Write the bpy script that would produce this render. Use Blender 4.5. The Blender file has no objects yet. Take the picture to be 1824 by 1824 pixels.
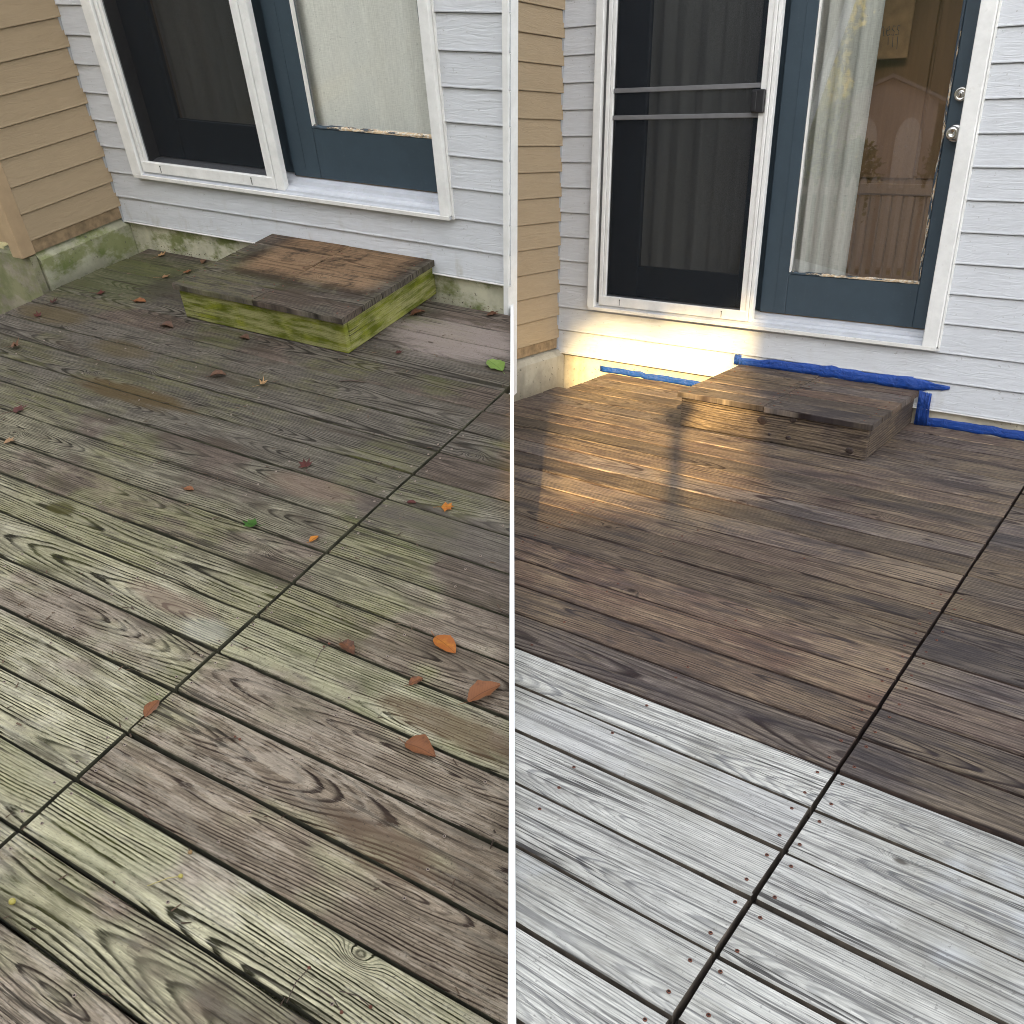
import bpy, bmesh, math, random
from mathutils import Matrix, Vector
random.seed(7)
R = math.radians
S = bpy.context.scene
COL = S.collection

# ------------------------------------------------------------------ camera
CAMZ = 1.2155
cam_d = bpy.data.cameras.new('camera'); cam = bpy.data.objects.new('camera', cam_d); COL.objects.link(cam)
cam.location = (0, 0, CAMZ); cam.rotation_euler = (R(90 - 22.1256), 0, 0)
cam_d.sensor_width = 36; cam_d.lens = 1607.495 / 1824 * 36
cam_d.clip_start = .05; cam_d.clip_end = 800
S.camera = cam
# ------------------------------------------------------------------ sky and sun
SUN_EL = 25.0
SUN_TRAVEL = Vector((.187, .982, -math.tan(R(SUN_EL)))).normalized()
W = bpy.data.worlds.new('World'); S.world = W; W.use_nodes = True
wn = W.node_tree.nodes; wl = W.node_tree.links
bg = wn['Background']
sky = wn.new('ShaderNodeTexSky'); sky.sky_type = 'NISHITA'; sky.sun_disc = False
sky.sun_elevation = R(SUN_EL); sky.sun_rotation = math.atan2(-.187, -.982) % (2 * math.pi)
sky.air_density = 1.0; sky.dust_density = 2.0; sky.ozone_density = 1.0
hs = wn.new('ShaderNodeHueSaturation'); hs.inputs['Saturation'].default_value = .26
wl.new(sky.outputs[0], hs.inputs['Color']); wl.new(hs.outputs[0], bg.inputs['Color'])
bg.inputs['Strength'].default_value = .15
sun_d = bpy.data.lights.new('sun', 'SUN'); sun = bpy.data.objects.new('sun', sun_d); COL.objects.link(sun)
sun_d.energy = 3.4; sun_d.angle = R(.8); sun_d.color = (1.0, .69, .28)
sun.rotation_euler = SUN_TRAVEL.to_track_quat('-Z', 'Y').to_euler(); sun.location = (0, -20, 20)
S.view_settings.view_transform = 'Standard'; S.view_settings.look = 'None'
S.view_settings.exposure = 2.25; S.view_settings.gamma = 1.0; S.view_settings.use_curve_mapping = False
S.cycles.max_bounces = 5; S.cycles.diffuse_bounces = 3; S.cycles.transparent_max_bounces = 12
S.cycles.use_denoising = True; S.cycles.use_adaptive_sampling = True; S.cycles.adaptive_threshold = .015; S.cycles.filter_width = 1.0

# ------------------------------------------------------------------ the two units: X along the wall, Y into the wall, Z up
def frame(u, v, h, t):
    return Matrix(((u[0], -v[0], h[0], t[0]), (u[1], -v[1], h[1], t[1]), (u[2], -v[2], h[2], t[2]), (0, 0, 0, 1)))
ML = frame((.86678, -.49326, -.07339), (-.495, -.83313, -.24673), (-.06056, -.25019, .9663), (-2.0586, 5.0764, CAMZ - .4682))
MR = frame((.79708, -.60387, 0), (-.60387, -.79708, 0), (0, 0, 1), (.2696, 5.3224, 0))
ID = Matrix.Identity(4)

# ------------------------------------------------------------------ helpers
class MB:
    def __init__(s): s.v = []; s.f = []
    def poly(s, pts, faces):
        n = len(s.v); s.v += [tuple(p) for p in pts]; s.f += [tuple(i + n for i in f) for f in faces]; return s
    def box(s, x0, x1, y0, y1, z0, z1):
        return s.poly([(x0,y0,z0),(x1,y0,z0),(x1,y1,z0),(x0,y1,z0),(x0,y0,z1),(x1,y0,z1),(x1,y1,z1),(x0,y1,z1)],
                      [(0,3,2,1),(4,5,6,7),(0,1,5,4),(1,2,6,5),(2,3,7,6),(3,0,4,7)])
    def bbox(s, x0, x1, y0, y1, z0, z1, b=.003):
        bm = bmesh.new(); t = MB().box(x0,x1,y0,y1,z0,z1)
        vs = [bm.verts.new(p) for p in t.v]
        for f in t.f: bm.faces.new([vs[i] for i in f])
        bmesh.ops.bevel(bm, geom=bm.edges[:], offset=b, segments=1, affect='EDGES')
        bm.verts.index_update()
        s.poly([v.co[:] for v in bm.verts], [[v.index for v in f.verts] for f in bm.faces]); bm.free(); return s
    def prism(s, prof, a, b, fn):
        n = len(prof); pts = [fn(a, *p) for p in prof] + [fn(b, *p) for p in prof]
        fs = [(i, (i+1) % n, n + (i+1) % n, n + i) for i in range(n)] + [tuple(range(n-1, -1, -1)), tuple(range(n, 2*n))]
        return s.poly(pts, fs)
    def lathe(s, prof, fn, n=20):
        k = len(prof); pts = []
        for i in range(n):
            a = 2*math.pi*i/n
            for r, z in prof: pts.append(fn(r*math.cos(a), r*math.sin(a), z))
        fs = [(i*k+j, ((i+1) % n)*k+j, ((i+1) % n)*k+j+1, i*k+j+1) for i in range(n) for j in range(k-1)]
        return s.poly(pts, fs)
    def tube(s, pts, rad, n=6):
        pts = [Vector(p) for p in pts]; k = len(pts); b0 = len(s.v)
        for i, p in enumerate(pts):
            t = (pts[min(i+1, k-1)] - pts[max(i-1, 0)]).normalized()
            a = t.cross(Vector((0, 0, 1)) if abs(t.z) < .9 else Vector((1, 0, 0))).normalized(); c = t.cross(a)
            r = rad[i] if isinstance(rad, (list, tuple)) else rad
            for j in range(n):
                q = p + a*r*math.cos(2*math.pi*j/n) + c*r*math.sin(2*math.pi*j/n); s.v.append(q[:])
        for i in range(k-1):
            for j in range(n): s.f.append((b0+i*n+j, b0+i*n+(j+1) % n, b0+(i+1)*n+(j+1) % n, b0+(i+1)*n+j))
        s.f.append(tuple(b0+j for j in range(n))[::-1]); s.f.append(tuple(b0+(k-1)*n+j for j in range(n)))
        return s
    def mesh(s, name, mat, smooth=False, fix=True, autos=None):
        me = bpy.data.meshes.new(name); me.from_pydata(s.v, [], s.f); me.update()
        if fix:
            bm = bmesh.new(); bm.from_mesh(me); bmesh.ops.recalc_face_normals(bm, faces=bm.faces); bm.to_mesh(me); bm.free()
        if mat: me.materials.append(mat)
        if smooth:
            for p in me.polygons: p.use_smooth = True
        return me
    def obj(s, name, mat, parent=None, loc=None, smooth=False, mw=None, fix=True):
        return link(name, s.mesh(name, mat, smooth, fix), parent, loc, mw)
def link(name, me, parent=None, loc=None, mw=None):
    o = bpy.data.objects.new(name, me); COL.objects.link(o)
    if parent: o.parent = parent
    if mw is not None: o.matrix_world = mw
    elif loc is not None: o.location = loc
    return o
def empty(name, mw):
    o = bpy.data.objects.new(name, None); COL.objects.link(o); o.matrix_world = mw; o.empty_display_size = .1; return o
def tag(o, label, cat=None, group=None, kind=None):
    o['label'] = label
    if cat: o['category'] = cat
    if group: o['group'] = group
    if kind: o['kind'] = kind
    return o
def cut(me, M, sgn, off=.0065):
    """cut a mesh at the white gutter strip between the two views (world plane x=0)"""
    Mi = M.inverted(); p = Mi @ Vector((sgn*off, 0, 0)); n = (M.to_3x3().transposed() @ Vector((sgn, 0, 0))).normalized()
    bm = bmesh.new(); bm.from_mesh(me)
    r = bmesh.ops.bisect_plane(bm, geom=bm.verts[:]+bm.edges[:]+bm.faces[:], plane_co=p, plane_no=-n, clear_outer=True)
    ed = [e for e in r['geom_cut'] if isinstance(e, bmesh.types.BMEdge)]
    if ed: bmesh.ops.holes_fill(bm, edges=ed, sides=0)
    bm.to_mesh(me); n = len(bm.verts); bm.free(); return n

# ------------------------------------------------------------------ node helpers
class N:
    def __init__(s, name):
        s.m = bpy.data.materials.new(name); s.m.use_nodes = True; s.t = s.m.node_tree; s.t.nodes.clear()
        s.out = s.t.nodes.new('ShaderNodeOutputMaterial')
    def n(s, typ, **k):
        x = s.t.nodes.new('ShaderNode'+typ)
        for a, b in k.items(): setattr(x, a, b)
        return x
    def set(s, sock, v):
        if isinstance(v, bpy.types.NodeSocket): s.t.links.new(v, sock)
        elif v is not None:
            if sock.type == 'RGBA' and not hasattr(v, '__len__'): v = (v, v, v, 1)
            if sock.type == 'RGBA' and len(v) == 3: v = (*v, 1)
            sock.default_value = v
    def ma(s, op, a, b=None, c=None, clamp=False):
        x = s.n('Math', operation=op, use_clamp=clamp); s.set(x.inputs[0], a); s.set(x.inputs[1], b); s.set(x.inputs[2], c); return x.outputs[0]
    def add(s, a, b): return s.ma('ADD', a, b)
    def sub(s, a, b): return s.ma('SUBTRACT', a, b)
    def mul(s, a, b): return s.ma('MULTIPLY', a, b)
    def mad(s, a, b, c): return s.ma('MULTIPLY_ADD', a, b, c)
    def sstep(s, x, a, b, lo=0., hi=1.):
        r = s.n('MapRange', interpolation_type='SMOOTHSTEP'); s.set(r.inputs[0], x)
        for i, v in enumerate((a, b, lo, hi)): s.set(r.inputs[i+1], v)
        return r.outputs[0]
    def lin(s, x, a, b, lo=0., hi=1.):
        r = s.n('MapRange'); s.set(r.inputs[0], x)
        for i, v in enumerate((a, b, lo, hi)): s.set(r.inputs[i+1], v)
        return r.outputs[0]
    def xyz(s, x, y, z=0.):
        c = s.n('CombineXYZ'); s.set(c.inputs[0], x); s.set(c.inputs[1], y); s.set(c.inputs[2], z); return c.outputs[0]
    def sep(s, v):
        c = s.n('SeparateXYZ'); s.set(c.inputs[0], v); return c.outputs
    def noise(s, vec=None, w=None, scale=1., detail=2., rough=.5, dist=0., dim='3D', col=False):
        x = s.n('TexNoise', noise_dimensions=dim)
        if vec is not None and dim != '1D': s.set(x.inputs['Vector'], vec)
        if w is not None and dim in ('1D', '4D'): s.set(x.inputs['W'], w)
        s.set(x.inputs['Scale'], scale); s.set(x.inputs['Detail'], detail); s.set(x.inputs['Roughness'], rough); s.set(x.inputs['Distortion'], dist)
        return x.outputs[1 if col else 0]
    def white(s, w):
        x = s.n('TexWhiteNoise', noise_dimensions='1D'); s.set(x.inputs['W'], w); return x.outputs[0]
    def mix(s, f, a, b, mode='MIX'):
        x = s.n('Mix', data_type='RGBA', blend_type=mode); s.set(x.inputs[0], f); s.set(x.inputs[6], a); s.set(x.inputs[7], b); return x.outputs[2]
    def mul3(s, c, f): return s.mix(1., c, f, 'MULTIPLY')
    def objco(s, ob=None):
        x = s.n('TexCoord')
        if ob: x.object = ob
        return x.outputs['Object']
    def rnd(s): return s.n('ObjectInfo').outputs['Random']
    def bump(s, h, strength=.5, dist=.01, nrm=None):
        b = s.n('Bump'); s.set(b.inputs['Strength'], strength); s.set(b.inputs['Distance'], dist); s.set(b.inputs['Height'], h)
        if nrm is not None: s.set(b.inputs['Normal'], nrm)
        return b.outputs[0]
    def bsdf(s, col, rough=.6, nrm=None, metal=0., spec=.5, **k):
        b = s.n('BsdfPrincipled'); s.set(b.inputs['Base Color'], col); s.set(b.inputs['Roughness'], rough); s.set(b.inputs['Metallic'], metal)
        s.set(b.inputs['Specular IOR Level'], spec)
        if nrm is not None: s.set(b.inputs['Normal'], nrm)
        for a, v in k.items(): s.set(b.inputs[a], v)
        return b.outputs[0]
    def done(s, sh): s.t.links.new(sh, s.out.inputs[0]); return s.m

# ------------------------------------------------------------------ materials
def grain(n, spacing=.0075, knots=.45, scale=1., yaxis=1):
    """plain-sawn grain: slices through the rings of a log; x runs along the piece"""
    c = n.sep(n.objco()); x, y = c[0], c[yaxis]
    rn = n.rnd(); r2 = n.white(n.mul(rn, 913.7)); r3 = n.white(n.mad(rn, 517.3, 3.1)); r4 = n.white(n.mad(rn, 217.3, 9.1))
    X = n.mad(rn, 57., x)
    n1 = n.noise(w=X, scale=.45, detail=1., dim='1D'); n2 = n.noise(w=n.add(X, 31.), scale=.75, detail=1., dim='1D')
    y0 = n.mad(n.sub(n1, .5), .10, n.mul(n.sub(r2, .5), .11))
    z0 = n.mad(n.sub(n2, .5), .16, n.mad(r3, .055, -.006))
    wp = n.noise(n.xyz(n.mul(X, 1.5), n.mul(y, 8.), rn), scale=1., detail=1.)
    wf = n.noise(n.xyz(n.mul(X, 13.), n.mul(y, 60.), rn), scale=1., detail=3., rough=.65)
    yy = n.add(n.sub(y, y0), n.mad(n.sub(wp, .5), .026, n.mul(n.sub(wf, .5), .0055)))
    r = n.ma('SQRT', n.mad(yy, yy, n.mul(z0, z0)))
    vo = n.n('TexVoronoi', voronoi_dimensions='2D'); n.set(vo.inputs['Scale'], 1.)
    kx = 1.55
    n.set(vo.inputs['Vector'], n.xyz(n.mul(X, kx), n.mad(y, kx*1.9, n.mul(r4, 7.))))
    dk = n.mul(vo.outputs['Distance'], 1/kx)
    keep = n.ma('GREATER_THAN', n.sep(vo.outputs['Color'])[0], 1-knots)
    kin = n.mul(n.ma('EXPONENT', n.mul(n.mul(dk, dk), -1/(.034*.034))), keep)
    r = n.mad(kin, .034, r)
    fib = n.noise(n.xyz(n.mul(X, 5.), n.mul(y, 190.), rn), scale=1., detail=3., rough=.7)
    r = n.mad(n.sub(fib, .5), .0030, r)
    ph = n.mul(r, 1/spacing); fl = n.ma('FLOOR', ph); fr = n.ma('FRACT', ph)
    amp = n.mad(n.white(n.mad(fl, 1.37, n.mul(rn, 77.))), .85, .35)
    late = n.mul(n.mul(n.sstep(fr, .36, .74), n.sstep(fr, .82, .98, 1., 0.)), amp)
    core = n.mul(n.sstep(dk, .006, .019, 1., 0.), keep)
    fin = n.noise(n.xyz(n.mul(X, 30.), n.mul(y, 330.), n.add(rn, 2.)), scale=1., detail=4., rough=.8)
    late = n.mul(late, n.lin(fin, .32, .60, .72, 1.25))
    crk = n.mul(n.sstep(n.noise(n.xyz(n.mul(X, 2.2), n.mul(y, 85.), n.add(rn, 4.)), scale=1., detail=3., rough=.65), .575, .625),
                n.sstep(wp, .45, .6))
    blot = n.noise(n.xyz(n.mul(X, 2.0), n.mul(y, 11.), n.add(rn, 12.)), scale=1., detail=3., rough=.6)
    return dict(fin=fin, late=late, core=core, fib=fib, crk=crk, blot=blot, rn=rn, r2=r2, r3=r3, x=x, y=y, kin=kin)
def height(n, g, late=1., fib=.5):
    return g['fib']
def spot(n, P, u, v, ru, rv, pw=None):
    """a stain with its own uneven outline, at (u,v) on the deck"""
    a = n.mul(n.sub(P[0], u), 1/ru); b = n.mul(n.add(P[1], v), 1/rv)
    d = n.ma('SQRT', n.mad(a, a, n.mul(b, b)))
    if pw is not None: d = n.mad(n.sub(pw, .5), 1.3, d)
    return n.sstep(d, .55, 1.05, 1., 0.)

def mossy_wood(root, name='mossy weathered wood', step=0):
    n = N(name); g = grain(n, .0068, .38, yaxis=2 if step == 2 else 1); P = n.sep(n.objco(root)); pv = n.objco(root)
    big = n.noise(pv, scale=1.9, detail=3., rough=.6); big2 = n.noise(n.xyz(n.mul(P[0], 2.2), n.mul(P[1], 3.4), 5.), scale=1., detail=3., rough=.62)
    med = n.noise(n.xyz(n.mul(g['x'], 7.), n.mul(g['y'], 42.), n.mul(g['rn'], 60.)), scale=1., detail=5., rough=.72); fine = n.noise(pv, scale=130., detail=2., rough=.7)
    near = n.sstep(n.add(P[1], n.mul(n.sub(big2, .5), 1.3)), -1.15, -2.5)                       # boards further from the house bleached by the weather
    rightside = n.sstep(P[0], 2.45, 3.3)
    grey = n.mix(near, (.165, .145, .118), n.mix(g['r2'], (.60, .555, .37), (.44, .40, .255)))
    pinkm = n.sstep(n.add(n.add(big2, n.mul(rightside, .17)), n.mul(n.sub(g['r2'], .5), .30)), .54, .68)
    early = n.mix(n.mul(pinkm, .85), grey, n.mix(near, (.175, .135, .110), n.mix(g['r3'], (.46, .38, .295), (.26, .19, .142))))
    late = n.mix(near, (.046, .040, .032), n.mix(pinkm, (.034, .032, .018), (.060, .042, .033)))
    con = n.mad(near, .50, .86)
    con = n.mul(con, n.mad(pinkm, -.30, 1.)); con = n.mul(con, n.mad(g['r3'], .3, .9))
    col = n.mix(n.ma('MINIMUM', n.mul(g['late'], con), 1.), early, late)
    col = n.mul3(col, n.lin(g['fib'], .30, .70, .60, 1.28)); col = n.mul3(col, n.lin(med, .3, .7, .60, 1.20)); col = n.mul3(col, n.lin(g['fin'], .3, .7, .60, 1.32))
    worn = n.mul(n.sstep(n.add(n.mul(med, .75), n.mul(big2, .45)), .585, .68), near)
    col = n.mix(n.mul(worn, .52), col, n.mul3(n.mix(pinkm, (.58, .54, .41), (.56, .485, .385)), n.lin(g['fin'], .3, .7, .72, 1.12)))
    gm = n.sstep(n.add(n.sub(big, n.mul(pinkm, .12)), n.mul(n.sub(g['rn'], .5), .16)), .44, .60)
    gm2 = n.mul(gm, n.sstep(med, .36, .62))
    col = n.mix(n.mul(gm2, .62), col, n.mix(.55, col, (.135, .14, .025)))
    col = n.mix(n.mul(n.mul(gm, n.sstep(g['blot'], .54, .70)), .45), col, (.085, .105, .026))
    dirt = n.mul(n.sstep(n.add(g['blot'], n.mul(n.sub(med, .5), .6)), .50, .68), n.sstep(n.add(big2, n.mul(n.sub(g['r3'], .5), .2)), .38, .56))
    col = n.mix(n.mul(dirt, n.mad(near, -.02, .72)), col, (.066, .052, .038))
    if step == 0:
        pw = n.add(n.mul(med, .75), n.mul(g['blot'], .35))
        for u, v, ru, rv, c_, k in ((1.42, 1.24, .42, .07, (.095, .066, .030), .85), (.45, .86, .30, .10, (.10, .075, .036), .7), (1.05, .98, .22, .08, (.10, .075, .036), .55),
                                    (2.63, 2.06, .11, .05, (.56, .55, .48), .3), (2.47, 1.43, .22, .07, (.27, .19, .14), .45), (1.80, 1.86, .07, .04, (.075, .068, .022), .8),
                                    (3.38, 2.04, .26, .06, (.115, .072, .042), .7), (3.42, 2.36, .20, .07, (.15, .10, .065), .6), (.35, .40, .55, .35, (.070, .085, .024), .5),
                                    (2.30, .35, .40, .22, (.33, .27, .24), .6), (.80, .42, .30, .20, (.045, .038, .033), .6), (3.02, 1.45, .5, .13, (.095, .078, .070), .55),
                                    (2.45, 2.02, .20, .05, (.27, .19, .145), .5)):
            col = n.mix(n.mul(spot(n, P, u, v, ru, rv, pw), k), col, c_)
    if step == 1:   # top boards: the mat's imprint is bare wood
        bx = n.mul(n.mul(n.sstep(P[0], 1.15, 1.29), n.sstep(P[0], 2.0, 1.86)), n.mul(n.sstep(P[1], -.46, -.34), n.sstep(P[1], .04, -.04)))
        ee = n.noise(pv, scale=9., detail=4., rough=.7)
        m = n.mul(bx, n.sstep(n.add(ee, n.mul(n.sub(g['fib'], .5), .5)), .24, .52)); rim = n.mul(n.mul(n.mul(n.sstep(P[0], 1.10, 1.20), n.sstep(P[0], 2.03, 1.95)), n.mul(n.sstep(P[1], -.52, -.42), n.sstep(P[1], .06, .0))), n.sstep(ee, .66, .40))
        col = n.mix(n.mul(rim, .85), col, (.034, .024, .018))
        col = n.mix(n.mul(m, .92), col, n.mul3(n.mix(n.mul(g['late'], .7), (.27, .175, .105), (.11, .065, .038)), n.lin(g['fib'], .25, .75, .75, 1.2)))
    if step == 2:   # riser boards are thick with algae
        gg = n.noise(n.xyz(n.mul(P[0], 5.), n.mul(P[1], 5.), n.mul(P[2], 34.)), scale=1., detail=5., rough=.7)
        col = n.mix(n.sstep(gg, .38, .62, .97, .25), (.38, .36, .17), n.mix(n.sstep(n.noise(pv, scale=8., detail=3.), .4, .6), (.10, .12, .010), (.225, .245, .025)))
        col = n.mix(n.mul(g['late'], .35), col, (.10, .11, .03))
    col = n.mul3(col, n.mix(g['r2'], (.92, .92, .92), (.76, .75, .73)))
    col = n.mix(n.mul(g['core'], .6), col, (.10, .085, .06))
    col = n.mix(n.mul(g['crk'], .75), col, (.03, .026, .02))
    col = n.mix(n.mul(n.sstep(fine, .58, .70), .5), col, (.05, .043, .032))
    nr = n.bump(height(n, g), .8, .003)
    return n.done(n.bsdf(col, .9, nr, spec=.05))

def stained_wood(root, name='brown stained wood', yaxis=1):
    n = N(name); g = grain(n, .0100, .42, yaxis=yaxis); pv = n.objco(root); P = n.sep(pv)
    big = n.noise(pv, scale=2.2, detail=3., rough=.6); med = n.noise(n.xyz(n.mul(g['x'], 9.), n.mul(g['y'], 40.), n.mul(g['rn'], 50.)), scale=1., detail=4., rough=.68)
    a = n.mix(g['r2'], n.mix(g['r3'], (.165, .125, .088), (.150, .120, .098)), n.mix(g['r3'], (.110, .070, .050), (.125, .100, .082))); b = n.mix(g['r3'], (.032, .024, .021), (.028, .017, .015))
    a = n.mix(n.sstep(big, .44, .66, 0., .6), a, (.20, .15, .095))
    col = n.mix(n.mul(g['late'], .80), n.mul3(a, 1.25), b)
    col = n.mix(n.sstep(med, .48, .68, 0., .62), col, n.mix(g['rn'], (.052, .046, .048), (.070, .042, .038)))
    col = n.mix(n.sstep(n.noise(n.xyz(n.mul(g['x'], 7.), n.mul(g['y'], 55.), n.mad(g['rn'], 50., 9.)), scale=1., detail=4., rough=.68), .54, .68, 0., .45), col, (.28, .21, .135))
    col = n.mul3(col, n.lin(g['fib'], .28, .72, .50, 1.55)); col = n.mul3(col, n.lin(g['r2'], 0., 1., .66, 1.30)); col = n.mix(n.sstep(g['r3'], .55, .8, 0., .35), col, n.mul3(col, (.82, .92, 1.10)))
    dk_ = n.sstep(g['blot'], .52, .68, 0., .65); col = n.mix(dk_, col, (.045, .038, .040)); col = n.mix(n.mul(g['core'], .95), col, (.016, .010, .009))
    col = n.mix(n.mul(n.mul(g['kin'], .35), 1.), col, (.05, .035, .028))
    col = n.mix(n.mul(g['crk'], .7), col, (.025, .018, .016))
    col = n.mul3(col, n.lin(g['fin'], .3, .7, .42, 1.22))
    nr = n.bump(height(n, g, .8, .6), .8, .003)
    return n.done(n.bsdf(col, n.lin(g['fib'], .3, .7, .55, .80), nr, spec=.14))

def silver_wood(root):
    n = N('bare silvered wood'); g = grain(n, .0048, .30); pv = n.objco(root); P = n.sep(pv)
    big = n.noise(pv, scale=2.6, detail=4., rough=.62); med = n.noise(n.xyz(n.mul(g['x'], 3.5), n.mul(g['y'], 24.), n.mul(g['rn'], 50.)), scale=1., detail=5., rough=.72)
    a = n.mix(g['r2'], (.64, .625, .565), (.54, .53, .50)); a = n.mix(n.sstep(big, .45, .62), a, (.47, .455, .40))
    col = n.mix(n.mul(g['late'], n.mad(g['r3'], .30, .38)), a, (.20, .20, .20))
    col = n.mix(n.sstep(med, .48, .68, 0., .55), col, (.18, .17, .152)); col = n.mul3(col, n.lin(g['fin'], .3, .7, .72, 1.16)); col = n.mul3(col, n.lin(g['rn'], 0., 1., .86, 1.05))
    col = n.mix(n.sstep(big, .58, .70, 0., .5), col, (.60, .62, .64))
    col = n.mul3(col, n.lin(g['fib'], .22, .78, .66, 1.28))
    thin = n.sstep(n.noise(n.xyz(n.mul(g['x'], 1.6), n.mul(g['y'], 150.), g['rn']), scale=1., detail=3., rough=.6), .55, .62)
    col = n.mix(n.mul(thin, .6), col, (.085, .082, .085))
    col = n.mix(n.mul(g['core'], .85), col, (.07, .06, .05)); col = n.mix(n.mul(g['crk'], .85), col, (.035, .032, .032))
    sp = n.noise(pv, scale=90., detail=2., rough=.7); col = n.mix(n.mul(n.sstep(sp, .63, .72), .5), col, (.14, .13, .12))
    sc = n.n('TexWave', wave_type='BANDS', bands_direction='DIAGONAL'); n.set(sc.inputs['Vector'], pv); n.set(sc.inputs['Scale'], 1.2); n.set(sc.inputs['Distortion'], 22.); n.set(sc.inputs['Detail'], 3.); n.set(sc.inputs['Detail Scale'], .9)
    scm = n.mul(n.sstep(sc.outputs['Fac'], .975, .995), n.sstep(n.noise(pv, scale=6., detail=1.), .55, .65))
    col = n.mix(n.mul(scm, .0), col, (.68, .68, .66))
    nr = n.bump(n.sub(g['fib'], n.mul(thin, .8)), .6, .0025)
    return n.done(n.bsdf(col, .9, nr, spec=.05))

def siding(name, c, c2, dirt=0., axis=0, root=None):
    n = N(name); p = n.sep(n.objco(root)); run = p[axis]; z = p[2]
    rn = n.mul(n.rnd(), 40.)
    w = n.noise(n.xyz(n.mul(run, 7.), n.mul(z, 30.), rn), scale=1., detail=2.)
    gr = n.noise(n.xyz(n.mul(run, 9.), n.mad(z, 150., n.mul(w, 7.)), rn), scale=1., detail=3., rough=.6)
    col = n.mix(n.noise(n.objco(root), scale=2.4, detail=3.), c, c2)
    col = n.mul3(col, n.lin(gr, .3, .7, .92, 1.04)); col = n.mul3(col, n.lin(n.rnd(), 0., 1., .97, 1.02))
    if dirt:
        s1 = n.noise(n.xyz(n.mul(run, 14.), n.mul(z, 5.), 3.), scale=1., detail=4., rough=.65)
        col = n.mix(n.mul(n.mul(n.sstep(s1, .52, .75), n.sstep(z, .42, .08)), dirt), col, (.36, .33, .25))
        s2 = n.noise(n.objco(root), scale=70., detail=2.); col = n.mix(n.mul(n.sstep(s2, .68, .74), .35), col, (.18, .16, .13))
    return n.done(n.bsdf(col, .42, n.bump(gr, .6, .0045), spec=.35))
def concrete(name, root, base, moss, m0=.40):
    n = N(name); pv = n.objco(root); P = n.sep(pv)
    a = n.noise(pv, scale=6., detail=5., rough=.65); b = n.noise(pv, scale=45., detail=3., rough=.7)
    col = n.mix(a, n.n('RGB').outputs[0], base); col = n.mix(n.sstep(a, .35, .65), tuple(x*.72 for x in base), base)
    st = n.noise(n.xyz(n.mul(P[0], 9.), n.mul(P[1], 9.), n.mul(P[2], 1.5)), scale=1., detail=4.)
    col = n.mix(n.sstep(st, .5, .68, 0., .4), col, tuple(x*.5 for x in base))
    if moss:
        m = n.noise(n.xyz(n.mul(P[0], 4.5), n.mul(P[1], 4.5), n.mul(P[2], 7.)), scale=1., detail=5., rough=.68)
        col = n.mix(n.sstep(m, m0, m0+.16, 0., moss), col, n.mix(n.sstep(a, .4, .6), (.10, .135, .018), (.17, .19, .06)))
    pit = n.sstep(b, .63, .70); col = n.mix(n.mul(pit, .7), col, (.10, .09, .075))
    h = n.mad(a, .6, n.mad(b, .25, n.mul(pit, -.8)))
    return n.done(n.bsdf(col, .9, n.bump(h, .6, .006), spec=.15))
def paint(name, c, rough=.4, wear=0., wearc=(.3, .27, .2), bumps=.15, spec=.45):
    n = N(name); pv = n.objco(); a = n.noise(pv, scale=14., detail=4., rough=.65)
    col = n.mul3(n.mix(0., c, c), n.lin(a, .3, .7, .90, 1.06))
    if wear:
        b = n.noise(pv, scale=38., detail=4., rough=.7); col = n.mix(n.mul(n.sstep(b, .60, .70), wear), col, wearc)
        q = n.noise(n.xyz(n.mul(n.sep(pv)[0], 60.), n.sep(pv)[1], n.mul(n.sep(pv)[2], 3.)), scale=1., detail=3.)
        col = n.mix(n.mul(n.sstep(q, .6, .75), wear*.5), col, wearc)
    return n.done(n.bsdf(col, rough, n.bump(a, bumps, .002), spec=spec))
def peeling(name, along):
    """blue paint flaking off a glazing bead: bare wood, grey primer and white crumbs"""
    n = N(name); pv = n.objco(); P = n.sep(pv)
    if along == 'x': q = n.xyz(n.mul(P[0], 9.), 0., n.mul(P[2], 60.))
    else: q = n.xyz(n.mul(P[0], 60.), 0., n.mul(P[2], 9.))
    a = n.noise(q, scale=1., detail=5., rough=.72, dist=.5); b = n.noise(pv, scale=80., detail=3.)
    amt = n.lin(P[0], 0., .6, -.06, .12) if along == 'x' else n.lin(P[2], 0., 1.3, .04, -.04)
    col = n.mix(n.sstep(n.add(a, amt), .50, .54), (.040, .062, .082), n.mix(n.sstep(b, .45, .6), (.50, .37, .23), (.60, .56, .47)))
    col = n.mix(n.sstep(n.add(a, amt), .47, .50, 0., n.sstep(n.add(a, amt), .52, .56, .8, 0.)), col, (.03, .03, .03))
    return n.done(n.bsdf(col, .7, n.bump(a, .8, .004)))
def linen(name, c, tr=.35):
    n = N(name); P = n.sep(n.objco())
    a = n.noise(n.xyz(n.mul(P[0], 420.), n.mul(P[1], 60.), n.mul(P[2], 16.)), scale=1., detail=3.); b = n.noise(n.xyz(n.mul(P[0], 40.), 0., n.mul(P[2], 380.)), scale=1., detail=3.)
    col = n.mul3(n.mix(0., c, c), n.lin(n.add(a, b), .7, 1.3, .84, 1.14))
    d = n.bsdf(col, .9, spec=.05); t = n.n('BsdfTranslucent'); n.set(t.inputs[0], col)
    m = n.n('MixShader'); n.set(m.inputs[0], tr); n.t.links.new(d, m.inputs[1]); n.t.links.new(t.outputs[0], m.inputs[2])
    return n.done(m.outputs[0])
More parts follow.
